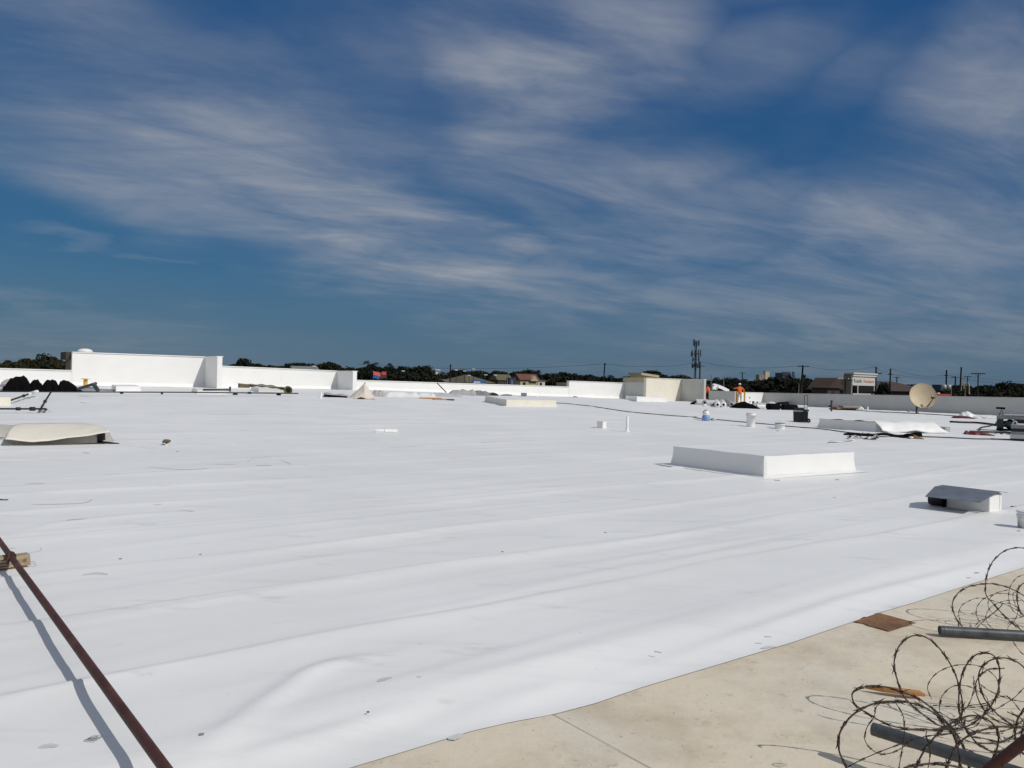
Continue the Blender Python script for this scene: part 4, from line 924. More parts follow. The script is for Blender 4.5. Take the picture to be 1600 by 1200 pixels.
# ------------------------------------------------------------------ buckets, pipes, cart, dish
def bucket(label, px, py, hpx, wpx, lid=None, taper=.88, handle=True, band=False):
    root, s_ = spot('bucket', label, 'bucket', px, py); h = hpx * s_; r1 = wpx * s_ / 2; r0 = r1 * taper
    O('body', MB().lathe([(0, .004), (r0, .004), (r0 * 1.0, .02 * h), (r0 + (r1 - r0) * .8, h * .8)] + [(r1 * 1.05, h * .8), (r1 * 1.05, h * .84), (r1 * .98, h * .85), (r1, h * .95), (r1 * 1.05, h * .97), (r1 * 1.05, h), (r1 * .93, h), (r0 * .9, .04 * h), (0, .04 * h)], 24), M['bucket'], root)
    if lid: O('lid', MB().lathe([(r1 * 1.06, h + .002), (r1 * 1.06, h + .06 * h), (r1 * .9, h + .07 * h), (0, h + .06 * h)], 24), M[lid], root)
    if handle:
        O('handle', MB().tube([(math.cos(t) * r1 * 1.07, -math.sin(t) * r1 * .5 - r1 * .6, h * .86 - math.sin(t) * h * .35) for t in np.linspace(0, math.pi, 11)], .004, 6), M['bucket'], root)
    return root, s_, h, r1
bucket('tall white bucket standing on the roof left of the squat tub', 1173, 667, 22.5, 14)
bucket('white bucket cut by the right edge beside the exhaust hood', 1603, 825, 25, 25, lid='bucket')
bucket('squat white tub with dark lid left of the tool cart', 1218.5, 670.5, 9, 15, lid='black', taper=.95, handle=False)
# blue jug with white cap
root, s_ = spot('water_jug', 'blue water jug with white dome top standing on cable', 'water jug', 1103, 657.5)
O('body', MB().lathe([(0, 0), (6 * s_, 0), (6.3 * s_, .5 * s_), (6.2 * s_, 6 * s_), (5.2 * s_, 8.6 * s_), (0, 8.7 * s_)], 20), M['blue'], root)
O('dome', MB().lathe([(5.0 * s_, 8.8 * s_), (5.3 * s_, 11 * s_), (4.8 * s_, 13.5 * s_), (3 * s_, 15.6 * s_), (0, 16.3 * s_)], 20), M['bucket'], root)
O('carry_strap', MB().tube([(-4.9 * s_, -1 * s_, 11.5 * s_), (-4.2 * s_, -1.2 * s_, 14.6 * s_), (-1.5 * s_, -1.5 * s_, 16.6 * s_), (1.2 * s_, -1 * s_, 16.8 * s_)], .55 * s_, 6), M['cable'], root)
root, s_ = spot('plastic_bag', 'crumpled clear white plastic bag beside the blue jug', 'plastic bag', 1114.5, 657)
O('bag', MB().blob((0, 0, 1.8 * s_), (4.2 * s_, 3 * s_, 2.2 * s_), .4, 3, 3, 2.2), M['lgrey'], root)
# vent pipes
def ventpipe(label, px, py, hpx, r, m_='bucket', cap=False):
    root, s_ = spot('vent_pipe', label, 'vent pipe', px, py); h = hpx * s_
    O('pipe', MB().lathe([(r, -.01), (r, h), (r * .82, h), (r * .8, h * .6), (0, h * .6)], 16), M[m_], root)
    O('boot', MB().lathe([(r * 2.6, .004), (r * 2.4, .012), (r * 1.25, .03), (r * 1.12, h * .28), (r * 1.01, h * .29)], 16), M['white'], root)
    if cap: O('cap', MB().lathe([(r * 1.3, h - .02), (r * 1.3, h + .05), (0, h + .07)], 14), M[cap], root)
    return root
ventpipe('tall thin white vent pipe standing right of small white cube', 980, 675, 25, .038)
ventpipe('short white vent pipe at left tip of the dark edged sheet', 501.5, 622, 10, .05)
ventpipe('short white vent pipe between wood pile and dish', 1355.5, 642.5, 7, .05)
ventpipe('slim vent pipe with dark cap before the stepped white parapet', 938, 618, 7, .05, 'lgrey', 'black')
ventpipe('short white pipe at the foot of right parapet above grey machine', 1579, 650, 6.5, .05)
# small white cube
root, s_ = spot('pitch_box', 'small white cube box left of the tall vent pipe', 'box', 940, 669, YAW + R(14))
q = 11 * s_; O('box', boxm(-q / 2, q / 2, -q / 2, q / 2, -.005, q * .92), M['white'], root, bevel=.012); O('lid', boxm(-q * .53, q * .53, -q * .53, q * .53, q * .922, q * 1.0), M['white'], root, bevel=.008)
# lying white pipe
p = onroof(604, 676); s_ = p.y / F; root = T('pipe_offcut', 'short white plastic pipe lying flat on the roof', 'pipe', p, facing(p))
O('pipe', MB().lathe([(2.9 * s_, -17 * s_), (2.9 * s_, 17 * s_), (2.6 * s_, 17 * s_), (2.6 * s_, -17 * s_), (2.9 * s_, -17 * s_)], 18, M=Matrix.Translation((0, 0, 2.6 * s_)) @ Matrix.Rotation(R(90), 4, 'Y') ), M['bucket'], root)
O('coupling', MB().lathe([(2.9 * s_, -3.6 * s_), (3.2 * s_, -3.5 * s_), (3.2 * s_, -1.2 * s_), (2.9 * s_, -1.1 * s_)], 18, M=Matrix.Translation((0, 0, 2.6 * s_)) @ Matrix.Rotation(R(90), 4, 'Y')), M['bucket'], root)
O('end_plug', MB().disc((0, 0, 0), 2.6 * s_, 16, Matrix.Translation((-16.5 * s_, 0, 2.6 * s_)) @ Matrix.Rotation(R(-90), 4, 'Y')), M['dark'], root)
# small capped stub with dark rag
root, s_ = spot('capped_stub', 'small white pipe stub under a dark brown cap at left', 'pipe stub', 260, 696)
O('stub', MB().lathe([(1.9 * s_, -.01), (1.7 * s_, 5 * s_), (0, 5 * s_)], 14), M['bucket'], root); O('cap', MB().blob((0, 0, 6.6 * s_), (5.6 * s_, 5 * s_, 3.1 * s_), .35, 5, 3, 2), M['tarp'], root)
O('spout', MB().tube([(-4 * s_, -1 * s_, 5 * s_), (-5.5 * s_, -1 * s_, 2.4 * s_), (-3 * s_, -1.5 * s_, 1.2 * s_)], .7 * s_, 6), M['brown'], root)
# tool cart
root, s_ = spot('tool_cart', 'black wheeled tool cart with tall pull handle', 'tool cart', 1252, 660); z = s_
O('body', MB().box((-1.2 * z, 4 * z, 9 * z), (21 * z, 12 * z, 16.6 * z), 0, 1.06), M['blackpl'], root, bevel=.012)
O('lid', MB().box((-4.2 * z, 4 * z, 20.4 * z), (16 * z, 12.6 * z, 4.4 * z), 0, .92), M['blackpl'], root, bevel=.015)
O('side_lid', MB().box((8.2 * z, 4 * z, 19 * z), (5.6 * z, 12.4 * z, 2 * z), 0), M['blackpl'], root, bevel=.01)
O('band', boxm(-12.6 * z, 3.0 * z, -2.6 * z, -2.2 * z, 17.1 * z, 18.0 * z), M['lgrey'], root)
O('column', boxm(2.6 * z, 8 * z, -3.6 * z, -2.25 * z, 3 * z, 20.6 * z), M['blackpl'], root, bevel=.008)
O('handle', MB().tube([(4.0 * z, -2 * z, 19 * z), (3.6 * z, -2 * z, 42 * z), (4.4 * z, -2 * z, 42.7 * z), (7.9 * z, -2 * z, 42.7 * z), (8.5 * z, -2 * z, 42 * z), (8.1 * z, -2 * z, 19 * z)], .5 * z, 6), M['blackpl'], root)
for sx, sy in ((10.6, -2.6), (10.6, 10)):
    wm = Matrix.Translation((sx * z, sy * z, 3.1 * z)) @ Matrix.Rotation(R(90), 4, 'X')
    wo = O('wheel', MB().lathe([(0, -1.3 * z), (2.4 * z, -1.3 * z), (3.1 * z, -1 * z), (3.1 * z, 1 * z), (2.4 * z, 1.3 * z), (0, 1.3 * z)], 18, M=wm), M['black'], root); O('hub', MB().disc((0, 0, 1.35 * z), 1.2 * z, 12, wm), M['grey'], wo)
for sx in (-9, -3): O('latch', boxm((sx - .8) * z, (sx + .8) * z, -2.9 * z, -2.61 * z, 16 * z, 19.4 * z), M['grey'], root)
# satellite dish
p = onroof(1435.5, 647); s_ = p.y / F; root = T('satellite_dish', 'large beige satellite dish on short mast before the right parapet', 'satellite dish', p)
cz = 27.5 * s_; aim = Vector((-.12, -.92, .26)).normalized(); q = aim.to_track_quat('Z', 'Y').to_matrix().to_4x4(); DM = Matrix.Translation((2.2 * s_, -.15, cz)) @ q
rr = 19.6 * s_; prof_ = [(0, 0)] + [(rr * t, .26 * rr * t * t) for t in np.linspace(.12, 1, 9)] + [(rr * 1.015, .26 * rr + .015), (rr * 1.015, .26 * rr - .02)] + [(rr * t, .26 * rr * t * t - .02) for t in np.linspace(.98, .05, 8)] + [(0, -.02)]
O('reflector', MB().lathe(prof_, 40, M=DM), M['dish'], root)
O('mast', MB().tube([(0, .25, -.02), (0, .25, 14 * s_), (.06, .14, 20 * s_)], .075, 10), M['steel'], root)
O('mount_bracket', MB().box((.06, .12, cz - .18), (.35, .16, .4)), M['steel'], root, bevel=.02)
down = DM @ Vector((0, 0, .3 * rr)); e_ = DM.to_3x3() @ Vector((0, 1, 0)); e_ = e_ if e_.z < 0 else -e_
fd = DM @ Vector((0, 0, rr * .8)) + e_ * rr * .30 + Vector((.48, .0, 0))
fr = DM @ Vector((0, 0, .2 * rr)) + e_ * rr * .95 + Vector((.15, 0, 0))
O('feed_arm', MB().tube([fr, fr.lerp(fd, .5) + e_ * .05, fd], .028, 8), M['brown'], root)
O('feed_horn', MB().tube([fd + (fd - DM @ Vector((0, 0, 0))).normalized() * .1, fd, fd - (fd - DM @ Vector((0, 0, 0))).normalized() * .14], [.04, .05, .075], 10), M['brown'], root)
O('cable', MB().tube(spline([fd, fr + Vector((0, -.06, -.05)), (.05, .2, 10 * s_), (.1, .2, 0)], 5), .012, 5), M['cable'], root)
# mast base anchor next to it
O('base_plate', boxm(-.2, .2, .05, .45, .0, .03), M['steel'], root)

# ------------------------------------------------------------------ pipes on blocks at the left
def pipe_run(label, pts, r, m_='cable', name='gas_pipe', cat='pipe', fit=()):
    P = [onroof(a, b_, up) for a, b_, up in pts]; root = T(name, label, cat, P[0]); o = P[0]
    O('pipe', MB().tube([q - o for q in P], r, 10), M[m_], root)
    for i, t, kr in fit:
        c_ = P[i].lerp(P[i + 1], t) - o; d = (P[i + 1] - P[i]).normalized() * kr * 1.3
        O('coupling', MB().tube([c_ - d, c_ - d * .9, c_ + d * .9, c_ + d], [r * 1.05, kr, kr, r * 1.05], 10), M[m_], root)
    return root
pipe_run('long thin black pipe crossing the roof below the tallest parapet', [(-60, 611.3, .16), (120, 612.3, .16), (300, 613, .16), (466, 614.7, .16)], .026)
def block(label, px, py, w=7, h=2.6):
    root, s_ = spot('pipe_support', label, 'pipe support', px, py); O('block', boxm(-w / 2 * s_, w / 2 * s_, -.12, .12, 0, h * s_), M['black'], root, bevel=.01); O('saddle', boxm(-w * .3 * s_, w * .3 * s_, -.05, .05, h * s_ + .002, (h + .8) * s_), M['blackpl'], root)
block('black pipe support under the pipe left of center of the tallest parapet', 190, 616, 5); block('small black pipe support under right half of the tallest parapet', 253, 616, 3)
block('black pipe support left of the olive tarp curb', 367.5, 617.5, 7.5); block('black pipe support under the left end of olive tarp', 390, 615.5, 6); block('black pipe support below right end of olive tarp', 435.5, 618, 7)
pipe_run('black pipe with valve ending in an elbow at far left', [(-50, 638.6, .14), (30, 638.8, .14), (71, 638.8, .14), (73.5, 640.5, .05)], .027, fit=((0, .98, .05), (1, .5, .06)))
pipe_run('short slanting black pipe rising from elbow to black bundle', [(62.5, 641, .10), (70.5, 627, .14), (80, 612, .2)], .03, fit=((0, .98, .055),))
pipe_run('slanting black pipe with white sleeve near the left edge', [(18, 625, .14), (37, 618.5, .16), (48, 614.5, .18)], .03, fit=((0, .99, .055),))
pipe_run('white plastic sleeve on the slanting pipe before the black bundles', [(47, 615, .2), (58, 611.8, .2)], .06, 'bucket', 'pipe_sleeve', 'pipe sleeve')
root, s_ = spot('elbow_wrap', 'crumpled pale wrapping under the pipe elbow at left', 'wrapping', 72, 644.5)
O('wrap', MB().blob((0, 0, 1.5 * s_), (7 * s_, 4 * s_, 2.6 * s_), .35, 9, 3, 2), M['lgrey'], root)
# ------------------------------------------------------------------ black bundles far left
def bundle(label, prof_px, base, depth, seed, m_='black', name='black_bundle', cat='bundle'):
    """tarp covered bundle: a ridge profile seen in front, with rounded body depth"""
    xs = [a for a, b_ in prof_px]; cx = (min(xs) + max(xs)) / 2; p = onroof(cx, base); s_ = p.y / F; root = T(name, label, cat, p, facing(p))
    X = [a[0] for a in prof_px]; Yt = [base - a[1] for a in prof_px]; n = 26; x0, x1 = min(X), max(X)
    def fn(t, k):
        x = x0 + (x1 - x0) * t; hh = float(np.interp(x, X, Yt)); ang = math.pi * k
        w = 1 + .22 * mnoise.noise(Vector((x * .18 + seed, ang * 1.3, seed)))
        z = hh * math.sin(ang) ** .75 if 0 < k < 1 else 0
        return ((x - cx) * s_, (-math.cos(ang) * depth * (.35 + .65 * min(1, hh / 8))) * w + depth, max(0, z * s_ * (1 + .10 * mnoise.noise(Vector((x * .3, ang * 2, seed + 4))))))
    O('tarp_cover', MB().grid(fn, n, 18), M[m_], root); return root, s_
bundle('tallest square cornered black bundle at far left', [(8, 604), (12, 600), (17, 592), (36, 587), (41, 592), (47, 606), (49, 610)], 612, .8, 1)
bundle('low black bundle between the two larger black heaps', [(43, 610), (48, 599), (53, 593.5), (59, 594), (64, 600), (69, 610)], 612, .7, 2)
bundle('round topped black bundle in the middle of the row', [(64, 611), (69, 600), (73, 595), (81, 593), (87, 596), (91, 604), (95, 611)], 612.5, .7, 3)
bundle('black bundle with long slope down towards the yellow stand', [(91, 611), (95, 597), (100, 594), (106, 595), (113, 600), (121, 607), (128, 612)], 612.8, .7, 4)
bundle('grey crumpled sheet behind the tallest black bundle', [(3, 598), (7, 595), (12, 592), (20, 593), (24, 600)], 604, .4, 5, 'greytarp', 'crumpled_sheet', 'sheet')
root, s_ = spot('pallet_stack', 'low grey stack at the very left edge beside black bundles', 'stack', -2, 611)
for k in range(3): O('layer', boxm(-14 * s_, 11 * s_, 0, .9, (k * 3.4) * s_, (k * 3.4 + 3.1) * s_), M['grey' if k != 1 else 'lgrey'], root)
# yellow stand
root, s_ = spot('yellow_stand', 'yellow spool shaped stand before the tallest parapet', 'stand', 133.5, 604)
O('post', MB().lathe([(4.5 * s_, 0), (4.3 * s_, .5 * s_), (3.0 * s_, 1 * s_), (2.9 * s_, 11 * s_), (4 * s_, 11.6 * s_)], 16), M['yellow'], root); O('top_plate', MB().lathe([(0, 11.62 * s_), (7.2 * s_, 11.7 * s_), (7.4 * s_, 12.4 * s_), (0, 12.6 * s_)], 20), M['yellow'], root)
root, s_ = spot('grey_crate', 'grey slanted crate under the yellow stand', 'crate', 137, 612.3)
O('side', MB().box((0, .4, 3.6 * s_), (25 * s_, .8, 7 * s_), 0, .88), M['grey'], root, bevel=.02); O('lid', boxm(-11.5 * s_, 11.5 * s_, .0, .8, 7.12 * s_, 7.8 * s_), M['lgrey'], root)
def stick(label, a, b_, up0, up1, r, m_='steel', name='stick', cat='stick'):
    p = onroof(a[0], a[1], up0); d = ray(*b_); q = Vector((0, 0, CAMZ)) + d * ((p.y + up1) / d.y); tag(O(name, MB().tube([p, p.lerp(q, .5), q], r, 8), M[m_]), label, cat); return p, q
stick('dark stick leaning across the grey crate right of the black bundles', (122, 607.5), (150, 599), .3, -.3, .06)
stick('short dark stick falling right from the grey crate', (146, 600), (153, 610), .7, -.2, .07)
tag(O('flat_strip', MB().box(onroof(162, 610.8) + Vector((0, 0, .04)), (1.1, .3, .08), 0.1), M['grey']), 'flat grey strip lying right of the grey crate', 'strip')
# olive tarp roll over the curb
p = onroof(412, 614); s_ = p.y / F; root = T('rolled_tarp', 'olive brown tarp roll lying across a white curb', 'tarp', p, facing(p))
O('roll', MB().tube(spline([((x - 412) * s_, .15, (614 - y) * s_) for x, y in ((374, 603.5), (385, 603), (400, 602.5), (412, 602.8), (425, 604), (438, 606), (450, 607.5))], 4), [.07 + .02 * math.sin(i * 1.3) for i in range(37)], 10), M['tarp'], root)
O('hanging_end', MB().grid(lambda t, k: ((-38 + 17 * t) * s_, -.02 - .05 * math.sin(t * 6), (14.5 - 7.0 * k - 1.5 * t * (1 - k)) * s_), 8, 4), M['tarp'], root, solid=.02)
O('top_sheet', MB().grid(lambda t, k: ((-20 + 50 * t) * s_, -.05 + .35 * k, (12.6 + .3 * math.sin(t * 8) - 3.6 * t + .4 * k) * s_), 14, 6), M['greytarp'], root, solid=.02)
rm = Matrix.Translation((36.5 * s_, .0, 5.0 * s_)) @ Matrix.Rotation(R(90), 4, 'X')
O('roll_end', MB().lathe([(.22, -.3), (.22, .3), (.16, .3), (.1, .05), (0, .05)], 16, M=rm), M['tarp'], root)
# thin handle by the curb and wooden feet
stick('thin post standing left of the olive tarp curb', (359.5, 612.5), (359.5, 604), 0, 0, .05)
tag(O('rail', MB().tube([onroof(318, 609, .3), onroof(359, 608.8, .3)], .05, 6), M['steel']), 'thin dark rail leading left from the post by the olive tarp', 'rail')
# pale canvas tent
p = onroof(565, 622.5); s_ = p.y / F; root = T('canvas_tent', 'pale canvas sheet draped in a pointed tent shape', 'canvas tent', p, facing(p))
def tent(t, k):
    x = -20.5 + 41.5 * t; apex = 24.5; hh = apex * (1 - abs((x - 4.5) / (25 if x < 4.5 else 17)) ** .92); hh = max(.2, hh)
    fold = math.sin(t * 17) * .05 + .06 * mnoise.noise(Vector((t * 5, k * 3, 1)))
    lift = 2.4 * math.exp(-((x + 1.5) / 3.5) ** 2) * (1 - k)
    return (x * s_ * (1 - .0 * k), -.75 * (1 - k) ** 1.2 + fold * (1 - k) + .1, (hh * k ** .9 + lift * (k < .3)) * s_)
O('front_panel', MB().grid(tent, 34, 14), M['canvas'], root, solid=.012)
O('back_panel', MB().grid(lambda t, k: ((-20.5 + 41.5 * t) * s_, .12 + .7 * (1 - k), max(.2, 24.3 * (1 - abs((-25 + 41.5 * t) / (25 if t < .6 else 17)) ** .92)) * k * s_), 20, 8), M['canvas'], root, solid=.012)
O('ridge_pole', MB().tube([(4.5 * s_, .11, 0), (4.5 * s_, .11, 24.4 * s_)], .04, 6), M['wood'], root)
O('left_skirt', MB().grid(lambda t, k: ((-58 + 38 * t) * s_, -.15 + .9 * k, (1.4 + 5.5 * (1 - t) * (.4 + .6 * k) + 3 * k * t) * s_ + .03 * math.sin(t * 11)), 20, 6), M['greytarp'], root, solid=.012)
O('black_hem', MB().tube([(-57 * s_, -.2, 3.6 * s_), (-40 * s_, -.22, 2.6 * s_), (-22 * s_, -.22, 1.4 * s_)], .06, 6), M['black'], root)
O('hem_scrap', MB().blob((0, -.72, .8 * s_), (5.5 * s_, .12, 1.1 * s_), .3, 3, 2), M['brown'], root)
# loose sheets
def loose(label, px0, px1, py, h0, h1, depth, m_, seed, name='loose_sheet', cat='loose sheet'):
    cx = (px0 + px1) / 2; p = onroof(cx, py); s_ = p.y / F; root = T(name, label, cat, p, facing(p)); w = (px1 - px0)
    def fn(t, k):
        hh = h0 + (h1 - h0) * t; e = min(1, 8 * t, 8 * (1 - t))
        return ((-w / 2 + w * t) * s_, depth * k + .06 * mnoise.noise(Vector((t * 6 + seed, k, 0))), max(.15, hh * sst(k * 2.2) * (.5 + .5 * e) * (1 + .35 * mnoise.noise(Vector((t * 5, k * 2, seed))))) * s_)
    O('sheet', MB().grid(fn, 26, 8), M[m_], root, solid=.01); return root, s_
loose('grey folded sheet right of the pale canvas tent', 581, 601, 620, 8, 9, .8, 'greytarp', 1)
loose('long white sheet along the low parapet foot right of the tent', 599, 655, 621, 8, 7, 1.4, 'white', 2)
loose('white sheet end lying left of the leaning stick', 652, 680, 620.5, 6, 5, 1.3, 'white', 3)
loose('pale grey sheet below the leaning stick', 673, 722, 620, 5, 4, 1.3, 'lgrey', 4)
loose('raised grey tarp in front of the low parapet', 702, 744, 617.5, 7, 8, 1.5, 'greytarp', 5)
loose('dark grey tarp stack right of the raised tarp', 739, 777, 618.5, 8, 4, 1.3, 'grey', 6)
stick('thin dark stick leaning against the long low parapet', (697, 613), (683, 598.5), .05, .6, .035)
stick('thin pale stick upright at the long low parapet', (682, 612), (682, 597), .05, .3, .03, 'lgrey')
def plank(label, px0, px1, py0, py1, m_='wood2', w=.25, th=.06):
    a = onroof(px0, py0); b_ = onroof(px1, py1); mb = MB(); d = (b_ - a); ang = math.atan2(d.y, d.x); mb.box((a + b_) / 2 + Vector((0, 0, th / 2 + .005)), (d.length, w, th), ang); return tag(O('plank', mb, M[m_]), label, 'plank')
plank('left one of the two orange planks lying on the roof', 655, 690, 623, 624.2); plank('right one of the two orange planks lying on the roof', 677, 709, 625, 625.6)
plank('brown plank lying behind the low cream curb at left', 699, 709, 625.5, 626, 'brown')
# small fittings along the low parapet
def junk(label, px, py, w, h, m_, kind='box', name='metal_box', cat='metal box', seed=0):
    root, s_ = spot(name, label, cat, px, py)
    if kind == 'box':
        O('case', boxm(-w / 2 * s_, w / 2 * s_, 0, w * .6 * s_, 0, h * .85 * s_), M[m_], root, bevel=.02); O('lid', boxm(-w * .53 * s_, w * .53 * s_, -.02, w * .62 * s_, h * .852 * s_, h * s_), M[m_], root, bevel=.01)
    elif kind == 'frame':
        O('frame', MB().tube([(-w / 2 * s_, 0, 0), (-w / 2 * s_, 0, h * s_), (w / 2 * s_, 0, h * s_), (w / 2 * s_, 0, 0)], .04, 6), M[m_], root); O('crossbar', MB().tube([(-w / 2 * s_, 0, h * .4 * s_), (w / 2 * s_, 0, h * .4 * s_)], .03, 6), M[m_], root)
        for sx in (-1, 1): O('leg', MB().tube([(sx * w / 2 * s_, .5, 0), (sx * w / 2 * s_, .0, h * s_)], .035, 6), M[m_], root)
    else:
        O('lump', MB().blob((0, 0, h * .45 * s_), (w / 2 * s_, w * .35 * s_, h * .55 * s_), .4, seed, 3, 2), M[m_], root)
    return root, s_
junk('dark clump of fittings at right end of grey tarp stack', 772, 619, 12, 5, 'dark', 'lump', 'fitting_heap', 'fittings', 2)
junk('flat grey scrap between tarp stack and grey metal box', 792, 618.5, 16, 2.5, 'grey', 'lump', 'scrap', 'scrap', 3)
junk('grey metal box standing before the long low parapet', 818.5, 619.5, 9, 5.5, 'grey')
junk('grey lump right of the grey metal box', 830, 618, 8, 4.5, 'grey', 'lump', 'scrap', 'scrap', 4)
junk('small pale trestle frame before the low parapet', 848, 618.5, 7, 4, 'lgrey', 'frame', 'trestle', 'trestle')
r_, s_ = junk('trestle with black bag on top before the low parapet', 861, 619, 9, 4.5, 'lgrey', 'frame', 'trestle', 'trestle')
O('bag', MB().blob((0, 0, 5.4 * s_), (5 * s_, 3 * s_, 1.6 * s_), .3, 3, 2), M['black'], r_)
junk('tiny dark post stub right of the trestles', 872, 619.5, 2, 4, 'dark', 'box', 'stub', 'stub')
junk('white ball shaped fitting on the roof behind the cream curb', 838.5, 623.5, 6, 5, 'bucket', 'lump', 'white_ball', 'ball', 1)
junk('small dark scrap behind the low cream curb', 817, 624.5, 5, 1.6, 'dark', 'lump', 'scrap', 'scrap', 8)
junk('dark clump left of the slim capped vent pipe', 915, 621, 8, 3, 'dark', 'lump', 'fitting_heap', 'fittings', 5)
junk('dark clump right of the slim capped vent pipe', 951, 621.5, 7, 2.5, 'grey', 'lump', 'fitting_heap', 'fittings', 6)
junk('dark clump at the foot of the stepped white parapet', 899, 621, 7, 2, 'grey', 'lump', 'fitting_heap', 'fittings', 7)
# long black cable
cpts = [(868, 630.5), (885, 631.2), (900, 633), (920, 635), (950, 639.5), (980, 644), (1010, 647), (1045, 650), (1080, 652.5), (1098, 655.5), (1118, 656.5), (1150, 659.5), (1185, 662.5), (1210, 665), (1240, 668), (1275, 670.5), (1300, 673.5), (1330, 677.5), (1365, 680), (1400, 682), (1440, 683.5), (1480, 685), (1520, 687), (1560, 687.5), (1620, 689)]
cp_ = spline([onroof(a, b_) + Vector((0, 0, .03)) for a, b_ in cpts], 4); tag(O('power_cable', MB().tube(cp_, .019, 6), M['cable']), 'long black cable snaking across the white roof to the right edge', 'cable')
tag(O('power_cable', MB().tube(spline([onroof(a, b_) + Vector((0, 0, .03)) for a, b_ in ((815, 615.8), (860, 617.5), (900, 619.5), (935, 621), (965, 622.2))], 4), .03, 6), M['cable']), 'short black cable along the foot of the stepped parapet', 'cable')
tag(O('power_cable', MB().tube(spline([onroof(a, b_) + Vector((0, 0, .03)) for a, b_ in ((1325, 641), (1370, 644), (1420, 646), (1500, 651), (1560, 655), (1620, 657))], 4), .025, 6), M['cable']), 'thin dark cable running behind the dish along the right parapet', 'cable')

# ------------------------------------------------------------------ work area: rolls, people, heaps
def roll(label, a, b_, r, m_='lgrey', core=True, name='membrane_roll', cat='roll'):
    p = onroof(*a); q = onroof(*b_); root = T(name, label, cat, p); d = q - p; ln = d.length; z = Vector((0, 0, 1)); Mx = Matrix.Translation((0, 0, r)) @ d.normalized().to_track_quat('Z', 'Y').to_matrix().to_4x4()
    O('wound_sheet', MB().lathe([(r * .42, 0), (r * .97, 0), (r, .02), (r * .99, ln * .5), (r, ln - .02), (r * .97, ln), (r * .42, ln)], 22, M=Mx), M[m_], root)
    O('core', MB().lathe([(r * .42, ln), (r * .42, 0), (r * .38, .0), (r * .38, .12), (0, .12)], 16, M=Mx), M['dark'], root)
    return root
roll('pale grey membrane roll with its left end on a black cap', (1086, 632.2), (1104, 632.5), .19)
roll('pale grey membrane roll behind the white round bucket lid', (1101, 634), (1121, 634), .19)
roll('left of two white rolls showing their open ends', (1121, 637.0), (1119.5, 631.5), .18, 'bucket')
roll('right of two white rolls showing their open ends', (1130.5, 637), (1128, 631.5), .18, 'bucket')
roll('grey roll with dark open end left of the black tarp pile', (1143, 636), (1137, 631), .18, 'greytarp')
roll('small white roll at the right end of the black tarp pile', (1182, 638), (1195, 638.5), .13, 'bucket')
roll('pale roll with bent flap right of the small white roll', (1201, 637.5), (1207, 636), .2, 'lgrey')
roll('thick black roll lying above the others left of tool cart', (1216, 636.5), (1232, 633.5), .18, 'black')
roll('long black roll reaching towards the tool cart', (1200, 640.5), (1216, 640.8), .2, 'black')
roll('slim black roll just left of the tool cart', (1222, 640.5), (1244, 641), .17, 'black')
junk('black cap lump at the left end of the grey rolls', 1082.5, 632, 7, 4, 'black', 'lump', 'black_bag', 'bag', 11)
junk('white funnel shaped cup before the grey rolls', 1100.5, 635.5, 5.5, 4.5, 'bucket', 'lump', 'cup', 'cup', 12)
junk('white round tub on top of the grey rolls', 1112, 629, 9, 4, 'bucket', 'box', 'tub', 'tub')
junk('white carton on the twin open ended rolls', 1126.5, 630.5, 5, 4, 'bucket', 'box', 'carton', 'carton')
bundle('heap of black tarp at the feet of the worker in orange', [(1141, 637), (1148, 632), (1156, 629), (1162, 627.5), (1168, 629.5), (1176, 632), (1183, 635.5), (1187, 638)], 638.5, .7, 21, name='black_tarp_heap', cat='tarp heap')
root, s_ = spot('white_slab', 'flat white board lying behind the black rolls', 'board', 1236, 637.5); O('board', MB().box((0, .5, 2.4 * s_), (48 * s_, 1.2, 4.2 * s_), .05), M['white'], root, bevel=.02); O('edge_band', MB().box((0, -.13, 1.0 * s_), (47 * s_, .04, .8 * s_), .05), M['lgrey'], root)
loose('grey crumpled sheet between tarp heap and black rolls', 1176, 1224, 634, 4, 3, 1.2, 'lgrey', 31)
for i, px in enumerate((1237, 1241, 1245)): stick(('left', 'middle', 'right')[i] + ' one of three dark rods leaning on the right parapet', (px - 2, 630), (px + 2.5, 621.5), .1, .4, .03)
junk('grey tool heap left of the three leaning rods', 1226, 628.5, 8, 4, 'grey', 'lump', 'tool_heap', 'tools', 32)
plank('thin dark plank at the foot of the right parapet behind rolls', 1203, 1214, 627.5, 628, 'brown')
# red and brown stock in front of the cream block
junk('orange wooden crate left of the dark red stack', 1082, 626.5, 8, 5.5, 'wood2', 'box', 'crate', 'crate')
root, s_ = spot('red_stack', 'dark red stacked tubes before the cream block', 'stack', 1104, 626.8)
for k in range(3): O('tube', MB().tube([(-17 * s_, .2 * k, (1.4 + 1.9 * k) * s_), (15 * s_, .2 * k, (1.6 + 1.8 * k) * s_)], 1.0 * s_, 8), M['red'], root)
for i, (px, w, h, mm, lab) in enumerate(((1046, 9, 5, 'lgrey', 'first pale carton right of the low white curb'), (1053, 6, 3.5, 'bucket', 'small white tub among the pale cartons'), (1062, 7, 5, 'tan', 'brown carton in the row before the cream block'), (1071, 10, 3.5, 'cream', 'flat cream carton beside the orange crate'))):
    junk(lab, px, 626.3, w, h, mm, 'box', 'carton', 'carton')
